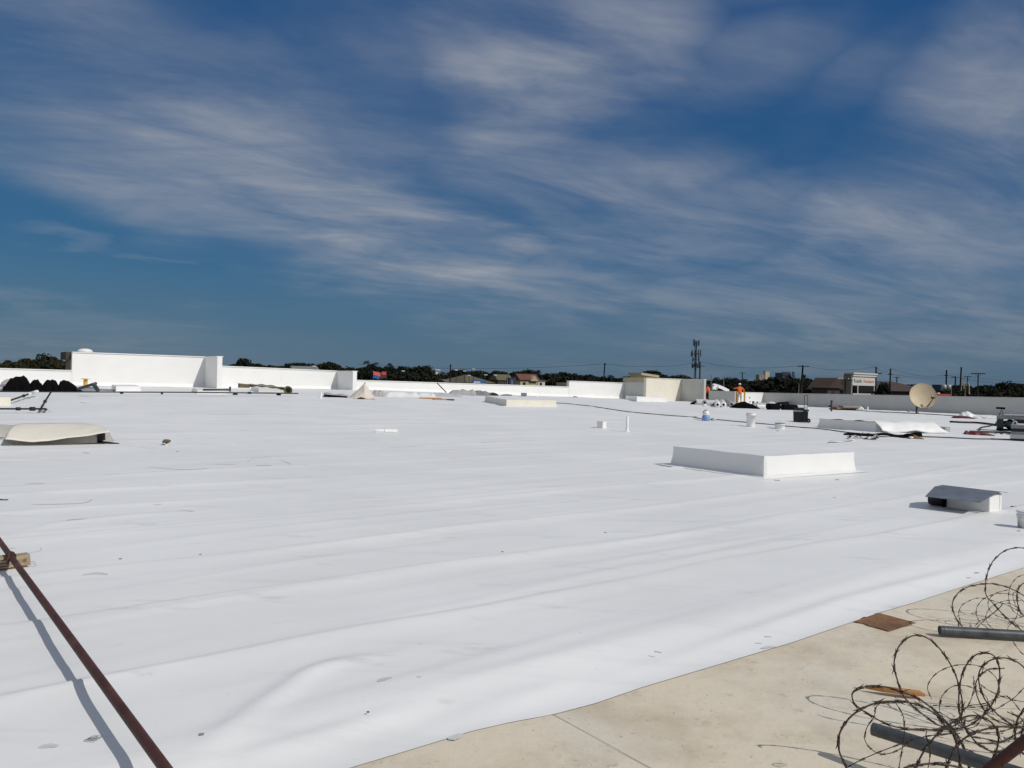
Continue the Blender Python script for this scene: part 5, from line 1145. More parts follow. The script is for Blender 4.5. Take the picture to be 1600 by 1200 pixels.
# white arched sheet behind short grey parapet
p = on_v(1117, VC + 3.2, 600); zt = zat(1117, 599.5, p.x, p.y); root = T('arched_sheet', 'white arched sheet curving down behind the short grey parapet', 'sheet', (p.x, p.y, 0), facing(p)); s_ = p.y / F
def arch(t, k):
    x = -4 + 26 * t; y_ = 0 if x < -2 else ((x + 2) / 24) ** 1.5 * 9.0
    return (x * s_, 1.2 * k - .3, zt - y_ * s_ - (.9 * (1 - k) if x < 4 else .5 * (1 - k)) * .55 - (.35 * ((x + 2) / 6) ** 2 if x < -2 else 0))
O('sheet', MB().grid(arch, 24, 6), M['white'], root, solid=.03)
O('prop', MB().tube([(-2 * s_, .4, -.3), (-2 * s_, .4, zt - .1)], .06, 6), M['wood'], root)
# yellow ladder rails each side of worker
for px, x2, lab in ((1150.5, 1150, 'yellow upright rail left of the worker legs'), (1163, 1162.3, 'yellow upright rail right of the worker legs')):
    p = onroof(px, 632); s_ = p.y / F; root = T('yellow_rail', lab, 'rail', p, facing(p)); O('rail', boxm(-1.3 * s_, 1.3 * s_, .15, .25, 0, 20 * s_), M['yellow'], root, bevel=.01); O('foot', boxm(-1.6 * s_, 1.6 * s_, .05, .35, -.003, 1.2 * s_), M['black'], root)

# ------------------------------------------------------------------ people
def skin_obj(name, nodes, edges, mat_, parent, root=0, sub=2):
    me = bpy.data.meshes.new(name); me.from_pydata([n[0] for n in nodes], edges, []); me.materials.append(mat_)
    o = bpy.data.objects.new(name, me); COL.objects.link(o); o.parent = parent
    me.skin_vertices.new() if hasattr(me.skin_vertices, 'new') and not me.skin_vertices else None
    sk = o.modifiers.new('skin', 'SKIN'); sk.use_smooth_shade = True
    for i, nd_ in enumerate(nodes):
        r = nd_[1]; r = r if isinstance(r, tuple) else (r, r); me.skin_vertices[0].data[i].radius = r; me.skin_vertices[0].data[i].use_root = (i == root)
    su = o.modifiers.new('sub', 'SUBSURF'); su.levels = sub; su.render_levels = sub
    return o
def person(label, loc, rz, H=1.75, pose=None, cap='bucket', trousers='trouser', bend=0.0, group=None):
    """standing adult facing local +y"""
    root = T('person', label, 'person', loc, rz, group); k = H / 1.75
    V = lambda x, y, z: Vector((x, y, z)) * k
    yb = bend
    hip = V(0, 0, .93); ch = V(0, .02 + .35 * yb, 1.25 - .05 * yb); nk = V(0, .03 + .55 * yb, 1.48 - .12 * yb); hd = V(0, .06 + .62 * yb, 1.62 - .14 * yb)
    J = dict(pose or {})
    shL, shR = nk + V(-.19, 0, -.07), nk + V(.19, 0, -.07)
    elL = J.get('elL', shL + V(-.07, .02, -.28)); elR = J.get('elR', shR + V(.07, .02, -.28)); wrL = J.get('wrL', elL + V(0, .08, -.25)); wrR = J.get('wrR', elR + V(0, .08, -.25))
    knL, knR = V(-.12, .03, .5), V(.12, .04, .5); anL, anR = V(-.14, -.02, .09), V(.14, -.01, .09)
    def hand(w, d):
        d = d.normalized(); sd_ = d.cross(Vector((0, 0, 1))).normalized(); out = [(w + d * .05 * k, .032 * k), (w + d * .09 * k, .034 * k)]; return out, d, sd_
    nodes = [(hip, .13 * k), (ch, (.15 * k, .11 * k)), (nk + V(0, 0, -.05), .07 * k), (nk + V(0, 0, .04), .055 * k), (hd, .09 * k), (hd + V(0, .01, .11), .075 * k),
             (shL, .06 * k), (elL, .042 * k), (wrL, .03 * k), (shR, .06 * k), (elR, .042 * k), (wrR, .03 * k),
             (hip + V(-.1, 0, -.06), .09 * k), (knL, .058 * k), (anL, .04 * k), (anL + V(0, .14, -.05), .035 * k), (hip + V(.1, 0, -.06), .09 * k), (knR, .058 * k), (anR, .04 * k), (anR + V(0, .14, -.05), .035 * k)]
    E = [(0, 1), (1, 2), (2, 3), (3, 4), (4, 5), (2, 6), (6, 7), (7, 8), (2, 9), (9, 10), (10, 11), (0, 12), (12, 13), (13, 14), (14, 15), (0, 16), (16, 17), (17, 18), (18, 19)]
    for wi, el in ((8, elL), (11, elR)):
        w = nodes[wi][0]; d = (w - el).normalized(); sdv = d.cross(Vector((0, 0, 1)))
        sdv = (sdv if sdv.length > .1 else d.cross(Vector((0, 1, 0)))).normalized(); b0 = len(nodes); nodes.append((w + d * .07 * k, (.038 * k, .018 * k))); E.append((wi, b0))
        for fi, (off, ln) in enumerate(((-.033, .066), (-.011, .078), (.011, .073), (.033, .058))):
            i0 = len(nodes); nodes += [(w + d * .10 * k + sdv * off * k, .009 * k), (w + d * (.10 + ln * .55) * k + sdv * off * k + Vector((0, 0, -.008 * k)), .0085 * k), (w + d * (.10 + ln) * k + sdv * off * k + Vector((0, 0, -.026 * k)), .007 * k)]; E += [(b0, i0), (i0, i0 + 1), (i0 + 1, i0 + 2)]
        i0 = len(nodes); sg = 1 if wi == 8 else -1; nodes += [(w + d * .05 * k + sdv * .045 * sg * k, .010 * k), (w + d * .10 * k + sdv * .07 * sg * k + Vector((0, 0, -.012)), .008 * k)]; E += [(wi, i0), (i0, i0 + 1)]
    body = skin_obj('body', nodes, E, M['skin'], root)
    # shirt, trousers, shoes, face, hair
    sh = [(hip + V(0, 0, -.03), (.165 * k, .13 * k)), (hip + V(0, 0, .1), (.16 * k, .125 * k)), (ch, (.185 * k, .14 * k)), (nk + V(0, 0, -.07), (.13 * k, .10 * k)), (nk + V(0, 0, .015), .07 * k), (shL, .078 * k), (elL, .06 * k), (wrL.lerp(elL, .1), .045 * k), (shR, .078 * k), (elR, .06 * k), (wrR.lerp(elR, .1), .045 * k)]
    skin_obj('shirt', sh, [(0, 1), (1, 2), (2, 3), (3, 4), (3, 5), (5, 6), (6, 7), (3, 8), (8, 9), (9, 10)], M['orange'], root)
    tr = [(hip + V(0, 0, .02), (.15 * k, .12 * k)), (hip + V(-.1, 0, -.08), .105 * k), (knL, .078 * k), (anL + V(0, 0, .02), .07 * k), (hip + V(.1, 0, -.08), .105 * k), (knR, .078 * k), (anR + V(0, 0, .02), .07 * k)]
    skin_obj('trousers', tr, [(0, 1), (1, 2), (2, 3), (0, 4), (4, 5), (5, 6)], M[trousers], root)
    for an in (anL, anR): O('shoe', MB().blob(an + V(0, .06, -.045), (.055 * k, .145 * k, .05 * k), .05, 1, 2), M['dkcloth'], root)
    O('hair', MB().blob(hd + V(0, -.025, .06), (.088 * k, .095 * k, .105 * k), .06, 2, 2), M['hair'], root)
    for sx in (-1, 1):
        O('eye', MB().blob(hd + V(.034 * sx, .085, .06), (.012 * k, .008 * k, .008 * k), 0, 1, 1), M['bucket'], root); O('ear', MB().blob(hd + V(.09 * sx, 0, .05), (.012 * k, .022 * k, .032 * k), .05, 1, 2), M['skin'], root)
    O('nose', MB().blob(hd + V(0, .10, .03), (.014 * k, .02 * k, .022 * k), 0, 1, 2), M['skin'], root); O('mouth', MB().blob(hd + V(0, .088, -.01), (.025 * k, .008 * k, .006 * k), 0, 1, 2), M['red'], root)
    if cap:
        c_ = hd + V(0, -.01, .085); cp2 = O('cap', MB().lathe([(.112 * k, 0), (.112 * k, .03 * k), (.10 * k, .075 * k), (.06 * k, .105 * k), (0, .115 * k)], 18, c=c_), M[cap], root)
        O('brim', MB().blob(c_ + V(0, .13, .01), (.085 * k, .09 * k, .012 * k), 0, 1, 2), M[cap], cp2)
    return root
p = onroof(1155.5, 632.2); s_ = p.y / F; Hh = 32.6 * s_
person('worker in orange shirt, pale trousers and white cap seen from behind', p, facing(p) + R(12), Hh, dict(elL=Vector((-.40, .22, 1.22)), wrL=Vector((-.33, .46, 1.22)), elR=Vector((.33, .06, 1.13)), wrR=Vector((.36, .26, 1.02))), bend=.12)
cp0 = on_v(1108.5, VC + 3.6, 610); cp0.z = zsurf(cp0.x, cp0.y); hp = zat(1106, 600.5, cp0.x, cp0.y) - cp0.z
person('worker in orange half hidden behind the cream block wing', cp0, facing(cp0) + R(60), max(1.5, min(1.75, hp)), dict(), cap='hair', trousers='dkcloth', bend=.25)

# ------------------------------------------------------------------ folded cream sheet at far left
p = onroof(85, 695); s_ = p.y / F; root = T('folded_sheet', 'cream membrane sheet folded over a hollow box at far left', 'folded sheet', p, facing(p)); q_ = lambda x, y, d=0: Vector(((x - 85) * s_, d, (695 - y) * s_))
fx = [20, 37, 58, 75, 103, 127, 144, 160]; fy = [683.5, 686, 688, 687, 683, 680, 677, 674.3]; bxx = [30, 41, 62, 85, 112, 137, 150, 160]; by_ = [667, 665.2, 665, 665.2, 665.6, 666.2, 668.8, 673.5]
def fsheet(t, k):
    i = t * 7; a = q_(np.interp(i, range(8), fx), np.interp(i, range(8), fy), -.30); b_ = q_(np.interp(i, range(8), bxx), np.interp(i, range(8), by_), .75); m_ = a.lerp(b_, k); m_.z += .05 * math.sin(k * math.pi) + .012 * mnoise.noise(Vector((t * 6, k * 4, 0))); return m_
O('top_flap', MB().grid(fsheet, 30, 12), M['cream'], root, solid=.008)
wx = [13, 26, 58, 90, 120, 144]; wb = [697.5, 696.6, 695.2, 694.6, 693.8, 692.6]
O('front_wall', MB().grid(lambda t, k: q_(np.interp(t * 5, range(6), wx) + (0 if k < .5 else 2 * t), np.interp(t * 5, range(6), wb) * (1 - k) + k * np.interp(np.interp(t * 5, range(6), wx), fx, fy) - .5 * k, -.04 + .12 * k), 24, 6), M['greytarp'], root, solid=.006)
O('left_flap', MB().grid(lambda t, k: q_(1 + 28 * t + 5 * k * (1 - t), 681.5 + 3 * t - k * (20 - 2.5 * t), .1 + .45 * t * k - .1 * (1 - t)), 10, 8), M['greytarp'], root, solid=.006)
O('lower_fold', MB().grid(lambda t, k: q_(4 + 24 * t + 9 * k, 682 + 9 * t * 1.0 + k * (15 - 9 * t), .0 - .12 * k), 8, 6), M['lgrey'], root, solid=.006)
O('end_opening', MB().add([q_(144.5, 692.4, -.01), q_(144.8, 678, .0), q_(155, 675, .35), q_(160.5, 690, .35), q_(158, 691.5, .12)], [(0, 1, 2, 3, 4)]), M['dark'], root, solid=.01)
O('end_flap', MB().grid(lambda t, k: q_(148 + 13 * t + 8 * (1 - k) * t, 691.5 - (16.5 - 4 * (1 - t)) * k, .30 + .1 * t - .28 * (1 - k)), 6, 8), M['greytarp'], root, solid=.006)
O('loose_corner', MB().grid(lambda t, k: q_(146 + 30 * t, 692.2 + 2.0 * t - 2.6 * k * (1 - t), -.08 + .12 * k), 8, 4), M['black'], root, solid=.004)
O('support_box', MB().add([q_(24, 696, .1), q_(143, 692.5, .1), q_(150, 690, .7), q_(34, 692, .7), q_(24, 686, .12), q_(143, 680, .12), q_(150, 670, .7), q_(40, 668, .7)], [(3, 2, 1, 0), (4, 5, 6, 7), (0, 1, 5, 4), (1, 2, 6, 5), (2, 3, 7, 6), (3, 0, 4, 7)]), M['dark'], root)
# ------------------------------------------------------------------ scraps and machine at right
def heap(name, label, cat, px, py, w, d, h, n, mats, seed, part='scrap'):
    root, s_ = spot(name, label, cat, px, py); r_ = random.Random(seed)
    for k in range(n):
        t = r_.uniform(-1, 1); z = r_.random() ** 1.6 * h * (1 - .7 * abs(t)); c_ = Vector((t * w / 2 * s_, r_.uniform(-.5, .5) * d, z * s_)); an = r_.uniform(0, 6.28); ln = r_.uniform(2.5, 6) * s_; wd = r_.uniform(.6, 2.2) * s_; tl = r_.uniform(-.5, .5); ph = r_.uniform(0, 6)
        def fn(a, b_):
            x = (a - .5) * ln * 2; y = (b_ - .5) * wd * 2; zz = .7 * s_ * math.sin(a * 5 + ph) + x * tl * .5 + .4 * s_ * math.sin(b_ * 3 + ph)
            return (c_.x + x * math.cos(an) - y * math.sin(an), c_.y + x * math.sin(an) + y * math.cos(an), max(.01 + .01 * b_, c_.z + zz))
        O(part, MB().grid(fn, 7, 3), M[r_.choice(mats)], root, solid=.008)
    return root, s_
heap('scrap_heap', 'tangle of black and silver scraps before the draped curb', 'scrap heap', 1349, 686, 44, .7, 11, 26, ('black', 'black', 'black', 'silver', 'dark', 'greytarp'), 3)
p = onroof(1385, 683); s_ = p.y / F; root = T('black_underlay', 'black underlay sheet curling out below the draped curb', 'underlay', p, facing(p))
O('sheet', MB().grid(lambda t, k: ((-62 + 112 * t) * s_, -.1 + .55 * k, max(.02, (2.2 + 2.2 * math.sin(t * 15) + 4 * k + 2 * mnoise.noise(Vector((t * 7, k * 2, 3)))) * (.3 + .7 * t) * s_)), 40, 6), M['black'], root, solid=.01)
O('curled_end', MB().tube(spline([((24 + 4 * k) * s_, -.15 - .05 * math.sin(k), (3.4 + 2.6 * math.sin(k * .9)) * s_) for k in range(6)], 3), 2.0 * s_, 10), M['black'], root)
O('brown_lining', MB().grid(lambda t, k: ((36 + 16 * t) * s_, -.25 + .1 * k, (6.5 * (1 - t) * k + .4) * s_), 6, 4), M['rust'], root, solid=.008)
O('core', MB().blob((34 * s_, -.3, 2.0 * s_), (3.5 * s_, .15, 1.6 * s_), .25, 4, 2), M['bucket'], root)
tag(O('white_strip', MB().grid(lambda t, k: onroof(1294 + 40 * t + 2 * k, 693 - 3.2 * t - 2 * k) + Vector((0, 0, .03 + .015 * math.sin(t * 9))), 12, 3), M['white'], None, solid=.006), 'narrow loose white membrane strip lying before the draped curb', 'strip')
root, s_ = spot('small_box', 'small grey and white box on the roof right of the draped curb', 'box', 1476, 675.5); O('case', boxm(-8 * s_, 8 * s_, -.1, .3, 0, 9 * s_), M['bucket'], root, bevel=.01); O('grille', boxm(-7 * s_, .5 * s_, -.125, -.103, 1 * s_, 8 * s_), M['grey'], root)
for k in range(4): O('slat', boxm(-6.6 * s_, 0, -.14, -.127, (1.6 + 1.6 * k) * s_, (2.3 + 1.6 * k) * s_), M['lgrey'], root)
# maroon tarp / tool bag
bundle('dark red crumpled tarp lying left of the grey machine', [(1508, 679), (1511, 673.5), (1516, 676), (1522, 673.5), (1530, 676), (1540, 677), (1551, 679.5)], 680.5, .35, 41, 'red', 'red_tarp', 'tarp')
heap('hose_tangle', 'tangle of dark hoses between red tarp and grey machine', 'hose', 1560, 678, 40, .5, 3, 12, ('cable', 'black', 'grey'), 8, 'hose')
bundle('flat dark red tarp below the small white tent at right', [(1489, 652), (1494, 650.6), (1503, 650), (1512, 650.5), (1521, 653)], 654, .4, 44, 'red', 'red_tarp', 'tarp')
bundle('small white tent shaped sheet by the right parapet', [(1500, 650), (1504, 645), (1512, 643), (1518, 646), (1526, 650), (1532, 652)], 652.5, .5, 45, 'white', 'white_sheet', 'sheet')
bundle('white sheet running along the right parapet foot to the machine', [(1524, 651), (1535, 650), (1548, 650), (1556, 650.5), (1562, 652)], 655, .4, 46, 'white', 'white_sheet', 'sheet')
bundle('white curled sheet along the parapet just right of the dish', [(1440, 641), (1450, 640), (1466, 640), (1478, 640.5), (1481, 643)], 644.5, .4, 47, 'white', 'white_sheet', 'sheet')
def floorline(label, pts, r=.03, m_='cable', name='power_cable', cat='cable'): tag(O(name, MB().tube(spline([onroof(a, b_) + Vector((0, 0, r + .004)) for a, b_ in pts], 5), r, 6), M[m_]), label, cat)
floorline('dark hose lying flat left of the grey machine', [(1484, 660.5), (1500, 661.3), (1525, 662), (1545, 664), (1562, 666.5), (1580, 668)], .05)
floorline('looped thin dark hose beside the grey machine', [(1530, 673), (1533, 669), (1545, 667), (1556, 664), (1558, 660), (1561, 656)], .03)
floorline('dark hose passing under the red tarp to the machine', [(1515, 676), (1550, 677), (1580, 678), (1600, 680)], .04)
# machine: grey ducted unit with green engine and T handle
root, s_ = spot('roofing_machine', 'grey machine with green engine and T shaped handle at right edge', 'machine', 1580, 674); z = s_
O('top_deck', MB().box((14 * z, .3, 21.5 * z), (68 * z, 1.1, 5.5 * z)), M['grey'], root, bevel=.02); O('deck_edge', MB().box((18 * z, -.0, 25.6 * z), (58 * z, .5, 1.8 * z)), M['lgrey'], root, bevel=.01)
O('frame', MB().box((-15 * z, .1, 11 * z), (9 * z, .7, 15 * z)), M['green'], root, bevel=.02)
O('engine', MB().blob((-3 * z, -.05, 11 * z), (9 * z, .35, 7 * z), .35, 13, 3, 2), M['green'], root)
O('engine_guard', MB().tube(spline([(1 * z, -.42, 8 * z), (3 * z, -.45, 16 * z), (7 * z, -.45, 15 * z), (6 * z, -.42, 9 * z)], 4, True), .025, 6, True), M['lgrey'], root)
O('exhaust', MB().tube([(2 * z, -.4, 6 * z), (5 * z, -.42, 5 * z), (5.5 * z, -.42, 2.5 * z)], .04, 8), M['silver'], root)
O('skid', boxm(-20 * z, 10 * z, -.4, .4, 1.5 * z, 3.4 * z), M['black'], root)
for sx in (-14, 2): O('wheel', MB().lathe([(0, -.05), (2.6 * z, -.05), (2.6 * z, .05), (0, .05)], 16, M=Matrix.Translation((sx * z, -.42, 2.7 * z)) @ Matrix.Rotation(R(90), 4, 'X')), M['black'], root)
hn = O('handle', MB().tube([(-17 * z, -.1, 22 * z), (-13.5 * z, -.1, 35 * z), (-10 * z, -.1, 22 * z)], .025, 6), M['steel'], root); O('grip', MB().tube([(-21 * z, -.1, 36 * z), (-8.5 * z, -.1, 35.6 * z)], .04, 8), M['black'], hn)
O('dark_opening', boxm(3 * z, 48 * z, -.26, -.2, 13 * z, 18.7 * z), M['dark'], root)
root, s_ = spot('grey_duct_box', 'banded grey duct box in front of the machine at right edge', 'duct box', 1606, 690); z = s_
for k, (z0, z1, mm) in enumerate(((.2, 3.6, 'dark'), (3.7, 10, 'lgrey'), (10.1, 14.6, 'grey'), (14.7, 19.5, 'blackpl'), (19.6, 25, 'grey'))): O('band', boxm(-23 * z, 26 * z, 0 + .004 * k, .9, z0 * z, z1 * z), M[mm], root, bevel=.008)
junk('white jug standing left of the banded grey duct box', 1580, 686, 4, 8, 'bucket', 'box', 'jug', 'jug')
junk('grey crumpled rag at top right by the parapet', 1596, 650.5, 10, 6, 'greytarp', 'lump', 'rag', 'rag', 51)
# wood pile, brown post
root, s_ = spot('brown_post', 'rusty brown post upright in front of the right parapet', 'post', 1299, 642.5); O('post', MB().lathe([(1.4 * s_, -.02), (1.4 * s_, 16.5 * s_), (0, 16.6 * s_)], 12), M['maroon'], root); O('collar', MB().lathe([(1.7 * s_, 15 * s_), (1.9 * s_, 15.2 * s_), (1.9 * s_, 16.9 * s_), (0, 17 * s_)], 12), M['maroon'], root)
O('bracket', boxm(-4.5 * s_, -1.2 * s_, -.1, .1, 6.5 * s_, 9 * s_), M['dark'], root)
for i, (x0, x1, y, mm, lab) in enumerate(((1299, 1334, 638.5, 'dark', 'lowest dark plank in the pile behind the brown post'), (1303, 1337, 636.5, 'rust', 'brown plank on the dark pile behind the brown post'), (1314, 1341, 634.5, 'grey', 'grey plank on top of the dark pile behind the brown post'))):
    a = onroof(x0, y + .6, .05 + .10 * i); b_ = onroof(x1, y + 1.2, .05 + .1 * i); d = b_ - a; tag(O('plank', MB().box((a + b_) / 2, (d.length, .4, .12), math.atan2(d.y, d.x)), M[mm]), lab, 'plank')
junk('small white bundle at the right end of the dark plank pile', 1342.5, 640.5, 13, 5, 'white', 'lump', 'white_sheet', 'sheet', 61)
junk('grey scrap by the right parapet left of the dish mast', 1420, 643.5, 5, 3, 'grey', 'lump', 'scrap', 'scrap', 62)

# ------------------------------------------------------------------ foreground: maroon pipe on a wood block
def plane_at(px, py, z): return plane_pt(px, py, z)
a = plane_at(0, 846.5, .125); b_ = plane_at(120, 1002, .118); c_ = plane_at(257, 1199, .115); d = (c_ - a).normalized()
b_ = a.lerp(c_, .35)
root = T('gas_pipe', 'maroon painted pipe crossing the lower left corner on a wood block', 'pipe', a); o = a
pts = [a - d * 4, a, b_, c_, c_ + d * 1.5]; O('pipe', MB().tube([q - o for q in pts], .0205, 14), M['maroon'], root)
k = plane_at(17, 869, .125); k = a + d * (k - a).dot(d); dd = (b_ - a).normalized() * .03
ck = O('coupling', MB().tube([k - dd * 1.1 - o, k - dd * 1.0 - o, k - dd * .75 - o, k + dd * .75 - o, k + dd - o, k + dd * 1.1 - o], [.022, .032, .035, .035, .032, .022], 16), M['maroon'], root)
O('strap', MB().tube([k + dd * 1.6 + Vector((0, 0, .028)) - o + Vector((-.02, 0, 0)), k + dd * 1.6 + Vector((0, -.032, .01)) - o, k + dd * 1.9 + Vector((-.01, -.04, -.04)) - o], .012, 8), M['maroon'], root)
# wood block: two stacked timbers under the pipe
p = onroof(10, 893); ang = math.atan2((onroof(50, 886) - onroof(0, 892.5)).y, (onroof(50, 886) - onroof(0, 892.5)).x)
e_ = onroof(47, 886.5); root = T('wood_block', 'weathered timber block under the maroon pipe at left edge', 'wood block', e_, ang)
def timber(x0, x1, y0, y1, z0, z1, seed):
    mb = MB(); r_ = random.Random(seed); n = 16
    def fn(i, j):
        x = x0 + (x1 - x0) * i / n; ring = [(y0, z0), (y0 + .004, z0 + (z1 - z0) * .3), (y0 - .001, z0 + (z1 - z0) * .66), (y0 + .006, z1 - .006), (y0 + .014, z1), (y1 - .01, z1), (y1, z1 - .012), (y1, z0)]
        y, z = ring[j]; return Vector((x + r_.uniform(-.004, .004) * (i == n), y + .003 * mnoise.noise(Vector((x * 14, j * 3, seed))), z + .003 * mnoise.noise(Vector((x * 9, j * 2, seed + 5)))))
    vs = [fn(i, j) for i in range(n + 1) for j in range(8)]; fs = [(i * 8 + j, (i + 1) * 8 + j, (i + 1) * 8 + (j + 1) % 8, i * 8 + (j + 1) % 8) for i in range(n) for j in range(8)]
    mb.add(vs, fs); mb.add([vs[n * 8 + j] for j in range(8)], [tuple(range(8))]); mb.add([vs[j] for j in range(8)], [tuple(reversed(range(8)))]); return mb
O('timber', timber(-1.3, .0, .0, .11, .018, .098, 3), M['wood'], root)
O('base_board', timber(-1.32, -.012, .015, .13, .0, .014, 5), M['wood'], root)
O('knot', MB().disc((-.035, -.0015, .062), .013, 12, Matrix.Translation((-.035, -.002, .062)) @ Matrix.Rotation(R(90), 4, 'X') @ Matrix.Translation((.035, 0, -.062))), M['rust'], root)
for k in range(3): O('crack', MB().tube(spline([(-.9 + .2 * k, -.0005, .03 + .022 * k), (-.5 + .1 * k, -.0008, .034 + .02 * k), (-.14, -.0005, .030 + .026 * k)], 5), .0022, 5), M['dark'], root)
for k in range(2): O('splinter', MB().tube(spline([(.0, .01 + .01 * k, .02 + .018 * k), (.02 + .008 * k, -.005, .03 + .012 * k), (.035 - .006 * k, -.02, .012)], 4), .0014, 4), M['wood'], root)
# printed mark on the membrane
p = onroof(146, 1155.5); root = T('printed_mark', 'small grey printed mark on the membrane at lower left', 'printed mark', p, R(20)); s_ = p.y / F
sk_ = Vector((1, 0, 0)); 
for (x0, y0, x1, y1, w) in ((-12, -3, 0, 9, 1.2), (0, 9, 12, 3, 1.2), (12, 3, 2, -9, 1.2), (-12, -3, 2, -9, 1.6), (-6, -1, 4, 4, 2.0), (-3, -4, 6, 0, 2.2), (2, 3, 6, 5, 1.5), (-8, 0, -3, 3, 1.6)):
    pa, pb = Vector((x0 * s_, y0 * s_ * 1.15, .006)), Vector((x1 * s_, y1 * s_ * 1.15, .006)); nn = Vector((-(pb - pa).y, (pb - pa).x, 0)).normalized() * w * s_ * .5
    O('stroke', MB().add([pa - nn, pb - nn, pb + nn, pa + nn], [(0, 1, 2, 3)]), M['ink'], root)
# dark scrap at left edge and litter
def scrap(label, px, py, w, h=1.2, m_='dark', ang=0, seed=0):
    p = onroof(px, py); s_ = p.y / F; r_ = random.Random(seed + int(px)); 
    def fn(t, k): x = (t - .5) * w * s_; y = (k - .5) * h * 2.2 * s_; return Vector((p.x + x * math.cos(ang) - y * math.sin(ang), p.y + x * math.sin(ang) + y * math.cos(ang), p.z + .004 + abs(.35 * h * s_ * math.sin(t * 4 + px)) * (.6 + k * .5)))
    tag(O('litter_scrap', MB().grid(fn, 5, 2), M[m_], None, solid=.004), label, 'scrap', 'small scraps littering the white roof')
scrap('dark flat scrap at the left edge of the white roof', 4, 781.5, 16, 2.0, 'dark')
for i, (px, py, w, h, mm, lab) in enumerate(((1214, 751, 8, 1.6, 'grey', 'grey scrap at front corner of the big white curb'), (1308, 750, 7, 1, 'grey', 'tiny grey scrap below right half of the big white curb'), (1304, 778, 3, 1, 'grey', 'tiny speck of litter below the big white curb'),
    (1584, 792, 9, 1.4, 'dark', 'dark sliver right of the exhaust hood'), (1592, 830, 5, 1, 'grey', 'grey speck beside the bucket at right edge'), (946, 833, 4, 1.2, 'grey', 'grey speck near the middle of the white roof'), (785, 863, 3, 1, 'dark', 'dark speck left of middle on the white roof'),
    (315, 1149, 7, 2, 'grey', 'grey crumb at the foot of the large fold'), (397, 1107, 6, 1, 'dark', 'small dark crumb on the crest of the large fold'), (655, 1060, 7, 1.5, 'lgrey', 'pale crumb right of the large fold'), (575, 1114, 4, 1, 'dark', 'dark crumb between the two lower folds'),
    (1028, 1020, 11, .7, 'lgrey', 'pale thread on the sloping sheet edge'), (1200, 996, 11, .7, 'lgrey', 'pale thread close to the sheet edge left of rust plate'), (1526, 896, 9, 1.0, 'grey', 'grey thread above the beige roof at right'), (188, 874, 4, 1.2, 'grey', 'grey speck right of the wood block'),
    (34, 846, 6, 1.0, 'grey', 'grey scrap above the wood block'), (20, 858, 6, 1.2, 'lgrey', 'pale scrap above the pipe coupling'), (1586, 688.5, 7, 1.5, 'dark', 'dark scrap under the banded duct box'), (1086, 651, 7, 1.6, 'dark', 'dark scrap on roof left of the blue jug'), (1025, 645.5, 20, .8, 'brown', 'thin brown strip above the long cable'),
    (1203, 667.8, 12, 1.0, 'dark', 'dark strip left of the squat tub'), (1215, 673.5, 5, 1.5, 'grey', 'grey scrap before the squat tub'), (1252, 676, 9, .9, 'grey', 'thin grey strip below the tool cart'), (135, 708, 16, .8, 'lgrey', 'thin pale strip below the folded cream sheet'), (137, 694, 9, 1, 'tan', 'tan scrap under the folded cream sheet'),
    (247, 690, 4, 1.2, 'grey', 'grey speck left of the capped stub'), (277, 706, 4, 1, 'grey', 'grey speck right of the capped stub'), (313, 867, 3, 1, 'grey', 'lone grey speck left of middle'))):
    scrap(lab, px, py, w, h, mm, .4 * math.sin(i * 2.1), i)
# ------------------------------------------------------------------ foreground: rust plate, posts, wire
def dk(px, py, up=0.): return plane_pt(px, py, EDGE_DROP - .005 + up)
root = T('rust_plate', 'rusted thin metal plate lying across the edge of white membrane', 'metal plate', dk(1383, 972)); o = Vector(root.location) + Vector((0, 0, .0))
cs = [dk(1331, 971.5) - o, dk(1389, 988) - o, dk(1432, 974.5) - o, dk(1372, 958.5) - o]
O('plate', MB().grid(lambda t, k: cs[0].lerp(cs[1], t).lerp(cs[3].lerp(cs[2], t), k) + Vector((.012 * mnoise.noise(Vector((t * 5, k * 5, 9))), .012 * mnoise.noise(Vector((t * 5, k * 5, 4))), .0055 + .010 * max(0, t - .75) ** 1.5 + .0012 * mnoise.noise(Vector((t * 4, k * 4, 2))))), 16, 14), M['rust'], root, solid=.0012)
a, b_ = dk(1352, 1076, .02), dk(1445, 1087, .02); d = b_ - a; 
root = T('wood_sliver', 'orange wooden sliver lying inside the wire coil', 'wood sliver', a.lerp(b_, .5), math.atan2(d.y, d.x)); ln = d.length
O('sliver', MB().add([(-ln / 2, 0, .0), (-ln * .2, -.022, .0), (ln * .2, -.028, .0), (ln / 2, -.012, 0), (ln * .42, .012, 0), (-ln * .1, .01, 0), (-ln / 2, .002, .02), (-ln * .2, -.02, .022), (ln * .2, -.026, .022), (ln / 2, -.012, .012), (ln * .42, .01, .02), (-ln * .1, .01, .022)], [(5, 4, 3, 2, 1, 0), (6, 7, 8, 9, 10, 11)] + [(i, (i + 1) % 6, 6 + (i + 1) % 6, 6 + i) for i in range(6)]), M['wood2'], root)
